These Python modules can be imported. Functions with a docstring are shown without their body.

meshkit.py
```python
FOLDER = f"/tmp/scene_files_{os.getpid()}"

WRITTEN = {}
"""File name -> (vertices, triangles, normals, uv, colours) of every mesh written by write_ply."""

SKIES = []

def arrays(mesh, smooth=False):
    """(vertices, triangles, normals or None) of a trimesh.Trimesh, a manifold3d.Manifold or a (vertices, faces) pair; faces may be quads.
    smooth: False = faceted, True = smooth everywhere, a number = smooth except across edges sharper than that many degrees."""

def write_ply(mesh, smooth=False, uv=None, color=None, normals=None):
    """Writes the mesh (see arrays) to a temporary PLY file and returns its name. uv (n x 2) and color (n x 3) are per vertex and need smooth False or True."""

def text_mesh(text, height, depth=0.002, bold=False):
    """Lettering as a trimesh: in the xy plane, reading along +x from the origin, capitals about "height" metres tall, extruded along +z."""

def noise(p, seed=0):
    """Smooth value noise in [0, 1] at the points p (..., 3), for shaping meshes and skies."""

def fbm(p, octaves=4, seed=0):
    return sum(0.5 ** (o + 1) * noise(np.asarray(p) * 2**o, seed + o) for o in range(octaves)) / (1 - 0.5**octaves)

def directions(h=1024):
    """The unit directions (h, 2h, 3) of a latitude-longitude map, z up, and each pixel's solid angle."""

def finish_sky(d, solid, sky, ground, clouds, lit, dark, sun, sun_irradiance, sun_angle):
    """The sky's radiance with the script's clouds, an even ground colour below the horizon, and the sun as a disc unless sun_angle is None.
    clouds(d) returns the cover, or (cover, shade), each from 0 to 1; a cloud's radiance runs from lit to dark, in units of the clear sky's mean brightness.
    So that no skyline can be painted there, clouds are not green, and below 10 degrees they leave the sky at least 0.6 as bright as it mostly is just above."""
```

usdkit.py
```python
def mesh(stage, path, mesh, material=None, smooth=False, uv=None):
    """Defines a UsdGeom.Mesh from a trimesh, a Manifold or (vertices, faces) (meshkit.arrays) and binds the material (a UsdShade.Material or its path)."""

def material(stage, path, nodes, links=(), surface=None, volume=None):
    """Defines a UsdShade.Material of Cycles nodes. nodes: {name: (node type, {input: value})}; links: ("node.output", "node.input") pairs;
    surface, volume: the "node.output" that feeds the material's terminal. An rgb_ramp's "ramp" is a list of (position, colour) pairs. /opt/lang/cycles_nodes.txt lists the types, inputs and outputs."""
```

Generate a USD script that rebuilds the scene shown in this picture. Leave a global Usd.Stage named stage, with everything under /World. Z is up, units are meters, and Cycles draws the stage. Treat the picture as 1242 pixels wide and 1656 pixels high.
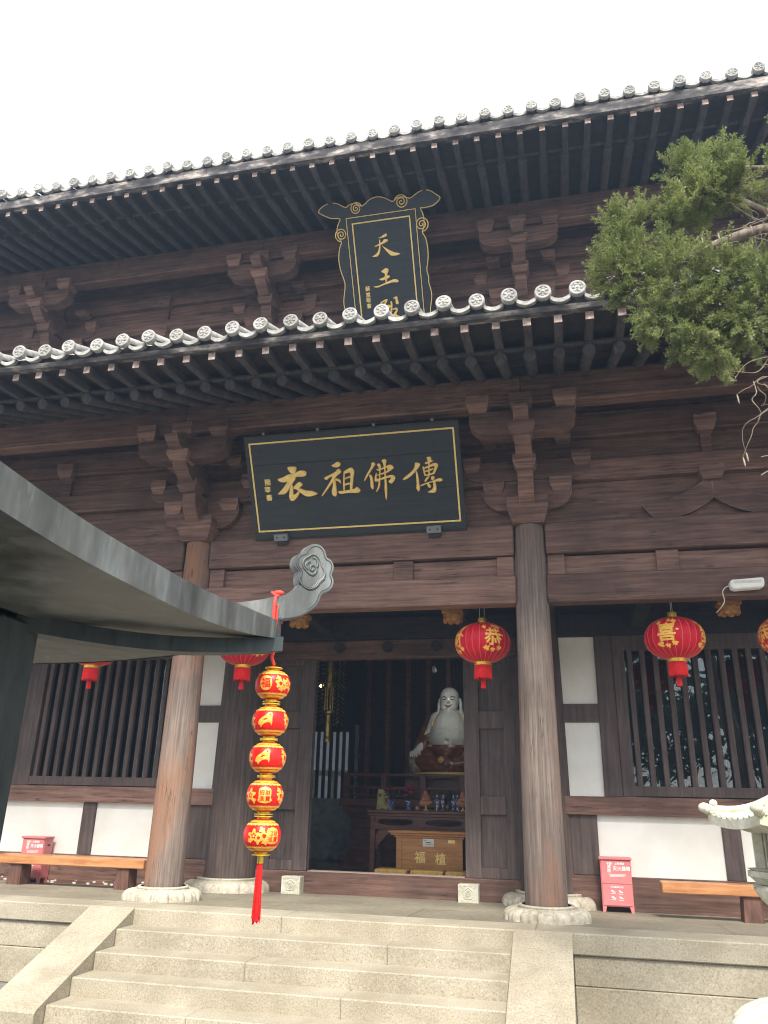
import math, random
import numpy as np, trimesh, usdkit
from meshkit import noise as vnoise, fbm
from shapely.geometry import Polygon
from shapely.ops import unary_union
from pxr import Usd, UsdGeom, UsdLux, UsdShade, Gf, Sdf

rng = random.Random(7)
stage = Usd.Stage.CreateInMemory()
UsdGeom.SetStageUpAxis(stage, UsdGeom.Tokens.z)
UsdGeom.SetStageMetersPerUnit(stage, 1.0)
world = UsdGeom.Xform.Define(stage, '/World')
stage.SetDefaultPrim(world.GetPrim())
UsdGeom.Scope.Define(stage, '/World/Looks')
PI = math.pi

# ------------------------------------------------------------------ camera, sky, sun, exposure
EXPOSURE = 2.35
SKY_STRENGTH = 0.12
SUN_EL, SUN_AZ = math.radians(50), math.atan2(0.25, -1.0)     # high, behind the photographer
def make_camera():
    pitch, roll, yaw = 0.3596, 0.0234, 0.2315
    fw = np.array([-math.sin(yaw)*math.cos(pitch), math.cos(yaw)*math.cos(pitch), math.sin(pitch)])
    rt = np.array([math.cos(yaw), math.sin(yaw), 0]); up = np.cross(rt, fw)
    r = math.cos(roll)*rt+math.sin(roll)*up; u = -math.sin(roll)*rt+math.cos(roll)*up
    m = np.eye(4); m[0,:3] = r; m[1,:3] = u; m[2,:3] = -fw; m[3,:3] = (0.3706, -10.496, 1.316)
    cam = UsdGeom.Camera.Define(stage, '/World/camera')
    cam.AddTransformOp().Set(Gf.Matrix4d(m.tolist()))
    cam.CreateHorizontalApertureAttr(36.0); cam.CreateVerticalApertureAttr(48.0)
    cam.CreateFocalLengthAttr(36.0*1256/1242); cam.CreateClippingRangeAttr(Gf.Vec2f(0.05, 2000))
    cam.CreateExposureAttr(EXPOSURE)
make_camera()

dome = UsdLux.DomeLight.Define(stage, '/World/sky')
# an even, bright overcast: the clear sky's own radiance, almost all of its blue taken out by cloud
sky_mat = usdkit.material(stage, '/World/Looks/overcast_sky', {
    'sky': ('sky_texture', {'sky_type': 'single_scattering', 'sun_disc': False, 'sun_elevation': SUN_EL, 'sun_rotation': SUN_AZ, 'air_density': 1.0, 'aerosol_density': 2.0}),
    'tc': ('texture_coordinate', {}),
    'n': ('noise_texture', {'scale': 2.2, 'detail': 5.0, 'roughness': 0.5}),
    'r': ('rgb_ramp', {'ramp': [(0.3, (2.5, 2.56, 2.7)), (0.7, (3.1, 3.13, 3.2))]}),
    'mix': ('mix', {'mix_type': 'mix', 'fac': 0.85}),
    'bg': ('background_shader', {'strength': SKY_STRENGTH})},
    [('tc.generated', 'n.vector'), ('n.fac', 'r.fac'), ('sky.color', 'mix.color1'), ('r.color', 'mix.color2'), ('mix.color', 'bg.color')], surface='bg.background')
UsdShade.MaterialBindingAPI.Apply(dome.GetPrim()).Bind(sky_mat)
dome.GetPrim().SetCustomDataByKey('kind', 'structure')
dome.GetPrim().SetCustomDataByKey('label', 'blank white overcast sky above the roof')

sun = UsdLux.DistantLight.Define(stage, '/World/sun')
sun.CreateIntensityAttr(0.38); sun.CreateAngleAttr(14.0); sun.CreateNormalizeAttr(True); sun.CreateColorAttr(Gf.Vec3f(1, 0.95, 0.86))
def aim_sun():
    d = np.array([math.sin(SUN_AZ)*math.cos(SUN_EL), math.cos(SUN_AZ)*math.cos(SUN_EL), math.sin(SUN_EL)])   # towards the sun = +z axis
    x = np.cross([0, 0, 1], d); x /= np.linalg.norm(x); y = np.cross(d, x)
    m = np.eye(4); m[0,:3] = x; m[1,:3] = y; m[2,:3] = d; m[3,:3] = d*60
    sun.AddTransformOp().Set(Gf.Matrix4d(m.tolist()))
aim_sun()

# ------------------------------------------------------------------ lettering outlines (brush strokes in mm on the boards; small print in percent of an em)
G={"yi":[[[-969,1068],[-834,1062],[-818,1046],[-833,991],[-866,950],[-907,964],[-934,996]],[[-1147,895],[-1042,915],[-976,951],[-902,958],[-839,971],[-787,997],[-732,1000],[-674,980],[-681,922],[-730,908],[-815,914],[-871,903],[-942,872],[-989,846],[-1069,843]],[[-923,936],[-833,912],[-877,850],[-941,778],[-993,704],[-1041,666],[-1167,671],[-1110,706],[-1040,773],[-976,851]],[[-923,824],[-903,787],[-903,734],[-912,652],[-875,655],[-826,705],[-805,674],[-849,618],[-917,557],[-960,566],[-979,608],[-972,673],[-951,743]],[[-906,758],[-832,818],[-799,839],[-745,800],[-776,767],[-836,730],[-891,733]],[[-863,761],[-792,739],[-717,698],[-626,692],[-574,666],[-531,642],[-597,620],[-666,609],[-732,622],[-788,667],[-826,705],[-866,732]]],"zu":[[[-293,1041],[-243,1059],[-195,1091],[-158,1072],[-150,1042],[-175,1017],[-215,1006],[-265,1018]],[[-430,868],[-333,902],[-233,945],[-220,965],[-183,990],[-154,955],[-154,928],[-222,889],[-261,838],[-307,780],[-364,718],[-416,661],[-477,596],[-484,611],[-425,684],[-358,773],[-299,851],[-290,886],[-355,860],[-381,829]],[[-290,829],[-246,826],[-250,733],[-246,667],[-251,612],[-272,578],[-324,617],[-321,677],[-295,736]],[[-255,848],[-205,842],[-174,815],[-173,771],[-184,772],[-208,807],[-257,821]],[[-115,947],[-95,951],[-110,860],[-126,654],[-146,655],[-144,753]],[[-111,936],[-69,966],[7,996],[43,947],[36,904],[9,797],[-13,663],[-52,665],[-30,800],[-12,918],[-51,921],[-109,903]],[[-121,839],[-69,857],[-17,875],[-19,848],[-65,841],[-123,817]],[[-130,755],[-77,773],[-33,773],[-35,749],[-126,736]],[[-241,658],[-145,660],[-20,674],[36,684],[56,713],[101,666],[105,644],[80,616],[-25,625],[-126,626],[-195,614]]],"fo":[[[305,1039],[346,1039],[365,1010],[329,975],[285,919],[247,868],[209,817],[180,778],[173,792],[207,855],[258,927],[303,993]],[[252,865],[280,871],[304,832],[306,745],[307,669],[292,654],[272,671],[257,716],[270,769],[264,824]],[[379,1009],[415,1023],[442,989],[429,931],[415,846],[405,717],[381,659],[343,610],[336,624],[373,692],[389,772],[410,905],[405,970]],[[452,1058],[492,1079],[533,1057],[516,1021],[504,952],[497,818],[503,710],[496,603],[478,493],[467,496],[460,627],[476,766],[483,927],[478,1024]],[[364,946],[391,936],[436,946],[514,973],[577,998],[634,946],[579,909],[516,876],[427,856],[365,844],[364,857],[429,874],[496,894],[527,908],[536,939],[512,952],[433,925],[388,912]],[[356,887],[372,886],[353,796],[400,801],[479,825],[579,845],[621,831],[636,788],[578,721],[562,720],[521,752],[568,787],[576,813],[487,798],[420,781],[335,754],[328,798]]],"chuan":[[[931,995],[968,990],[1007,974],[996,940],[954,895],[901,840],[843,796],[775,761],[727,761],[780,806],[848,849],[906,899],[933,955]],[[935,891],[956,853],[967,767],[968,681],[974,627],[959,582],[944,586],[921,631],[937,699],[934,790]],[[1105,1062],[1166,1060],[1169,1028],[1143,977],[1136,898],[1128,798],[1111,789],[1113,874],[1126,968],[1110,1033]],[[1069,988],[1128,994],[1178,1017],[1193,1000],[1159,981],[1083,955]],[[1034,922],[1051,934],[1062,904],[1062,845],[1077,802],[1053,795],[1047,846]],[[1052,915],[1124,936],[1212,978],[1267,942],[1242,896],[1212,845],[1193,810],[1167,817],[1198,878],[1213,930],[1160,923],[1056,893]],[[1059,867],[1119,878],[1190,900],[1188,879],[1117,857],[1063,850]],[[1054,809],[1113,815],[1184,837],[1193,815],[1123,799],[1058,792]],[[1111,789],[1133,798],[1103,757],[1061,707],[1047,724],[1066,760]],[[1142,776],[1180,789],[1199,761],[1176,731],[1149,728]],[[977,664],[1049,692],[1158,716],[1214,739],[1284,753],[1308,727],[1296,704],[1211,707],[1130,697],[1048,673],[987,650]],[[1076,695],[1103,693],[1136,643],[1118,620],[1093,635]],[[1164,721],[1191,725],[1208,676],[1205,569],[1176,547],[1081,559],[1087,569],[1137,590],[1167,625],[1171,678]]],"tian":[[[-103,-427],[-57,-423],[-8,-396],[53,-367],[81,-389],[54,-425],[-26,-440],[-72,-440]],[[-187,-564],[-136,-555],[-81,-525],[-20,-508],[1,-467],[76,-471],[89,-500],[30,-533],[-51,-553],[-105,-565],[-159,-579]],[[-84,-457],[-61,-466],[-62,-533],[-73,-612],[-87,-684],[-123,-742],[-151,-760],[-255,-744],[-200,-726],[-137,-690],[-105,-633],[-91,-560]],[[-51,-559],[-15,-588],[52,-640],[132,-693],[207,-727],[271,-741],[289,-756],[262,-768],[189,-780],[111,-771],[64,-715],[12,-647]]],"wang":[[[-116,-1024],[-48,-993],[-8,-969],[35,-989],[43,-1018],[10,-1085],[1,-1098],[-41,-1065]],[[-32,-1059],[11,-1078],[-11,-1218],[-41,-1222],[-39,-1122]],[[-164,-1157],[-94,-1144],[-31,-1116],[31,-1102],[63,-1127],[33,-1156],[-37,-1179],[-113,-1185]],[[-290,-1272],[-199,-1275],[-121,-1259],[-42,-1229],[51,-1204],[152,-1177],[222,-1228],[186,-1256],[93,-1238],[-7,-1262],[-76,-1268],[-202,-1311]]],"dian":[[[-176,-1573],[-104,-1541],[-41,-1520],[-27,-1536],[-56,-1594],[-82,-1627],[-145,-1642],[-154,-1626],[-85,-1583],[-75,-1559],[-155,-1590],[-178,-1674],[-228,-1785],[-272,-1838],[-213,-1714],[-190,-1637]],[[-44,-1624],[8,-1637],[20,-1667],[-22,-1706],[-69,-1802],[-91,-1793],[-42,-1682]],[[14,-1580],[38,-1568],[54,-1599],[47,-1699],[12,-1826],[-10,-1823],[24,-1632]],[[73,-1522],[120,-1499],[162,-1500],[156,-1560],[178,-1606],[167,-1641],[114,-1635],[121,-1563],[117,-1527],[79,-1533]],[[39,-1713],[124,-1693],[148,-1718],[139,-1767],[97,-1813],[169,-1857],[269,-1912],[313,-1931],[192,-1932],[78,-1848],[-35,-1915],[-64,-1905],[52,-1808],[103,-1756],[114,-1721],[51,-1736]],[[-136,-1708],[-13,-1693],[-15,-1714],[-124,-1735]],[[-189,-1782],[43,-1749],[40,-1771],[-177,-1809]]],"cloud":[[[-1196,177],[-1136,249],[-1031,295],[-920,310],[-791,283],[-690,209],[-648,193],[-578,240],[-468,249],[-377,196],[-357,174],[-278,213],[-230,256],[-140,293],[-32,302],[72,274],[172,211],[232,173],[301,232],[397,239],[490,216],[551,188],[640,244],[749,294],[854,299],[954,259],[1031,190],[1099,142],[1101,93],[1038,33],[951,-14],[845,-25],[762,-27],[731,-13],[774,-118],[785,-277],[749,-391],[725,-428],[780,-515],[801,-637],[808,-798],[787,-956],[750,-1093],[781,-1218],[768,-1318],[803,-1444],[808,-1588],[748,-1828],[771,-2058],[702,-2342],[559,-2495],[35,-2484],[-576,-2380],[-824,-2184],[-878,-1859],[-877,-1648],[-894,-1499],[-866,-1355],[-826,-1193],[-836,-1088],[-877,-959],[-903,-790],[-891,-627],[-853,-488],[-803,-403],[-880,-301],[-877,-180],[-831,-64],[-780,0],[-954,13],[-1079,80],[-1182,144]]],"spiral":[[[-463,138],[-357,174]],[[384,142],[242,171]],[[-790,-282],[-803,-403]],[[721,-288],[726,-418]]],"sig_low":[[-1288,864],[-1302,754],[-1291,633]],"sig_up":[[-388,-1298],[-389,-1410],[-392,-1505],[-392,-1610]],"horn":[[-317,2274],[-226,2293],[-140,2319],[-66,2346],[3,2367],[44,2397],[80,2430],[70,2454],[67,2482],[73,2510],[56,2521],[42,2542],[39,2562],[46,2594],[67,2615],[96,2629],[104,2652],[125,2675],[158,2689],[190,2687],[214,2673],[231,2647],[235,2621],[263,2613],[282,2592],[286,2559],[272,2522],[285,2506],[289,2475],[275,2441],[248,2419],[215,2403],[201,2347],[159,2301],[97,2258],[13,2230],[-43,2221],[-132,2225],[-220,2226],[-307,2233]],"horn_line":[[[92,2445],[115,2428],[143,2425],[170,2442],[185,2468],[210,2485],[228,2512],[224,2540],[206,2560],[195,2590],[183,2606],[162,2621],[137,2621],[121,2603],[97,2588],[84,2565],[89,2540],[107,2522],[127,2505],[147,2500],[169,2517],[173,2541],[155,2562],[133,2553],[131,2531],[146,2524],[153,2538]],[[68,2482],[72,2454],[93,2432],[122,2417],[149,2420],[181,2442],[197,2470],[224,2495]],[[128,2578],[107,2564],[101,2547],[114,2531]],[[144,2602],[166,2601],[179,2577],[175,2552]]]}
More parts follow.
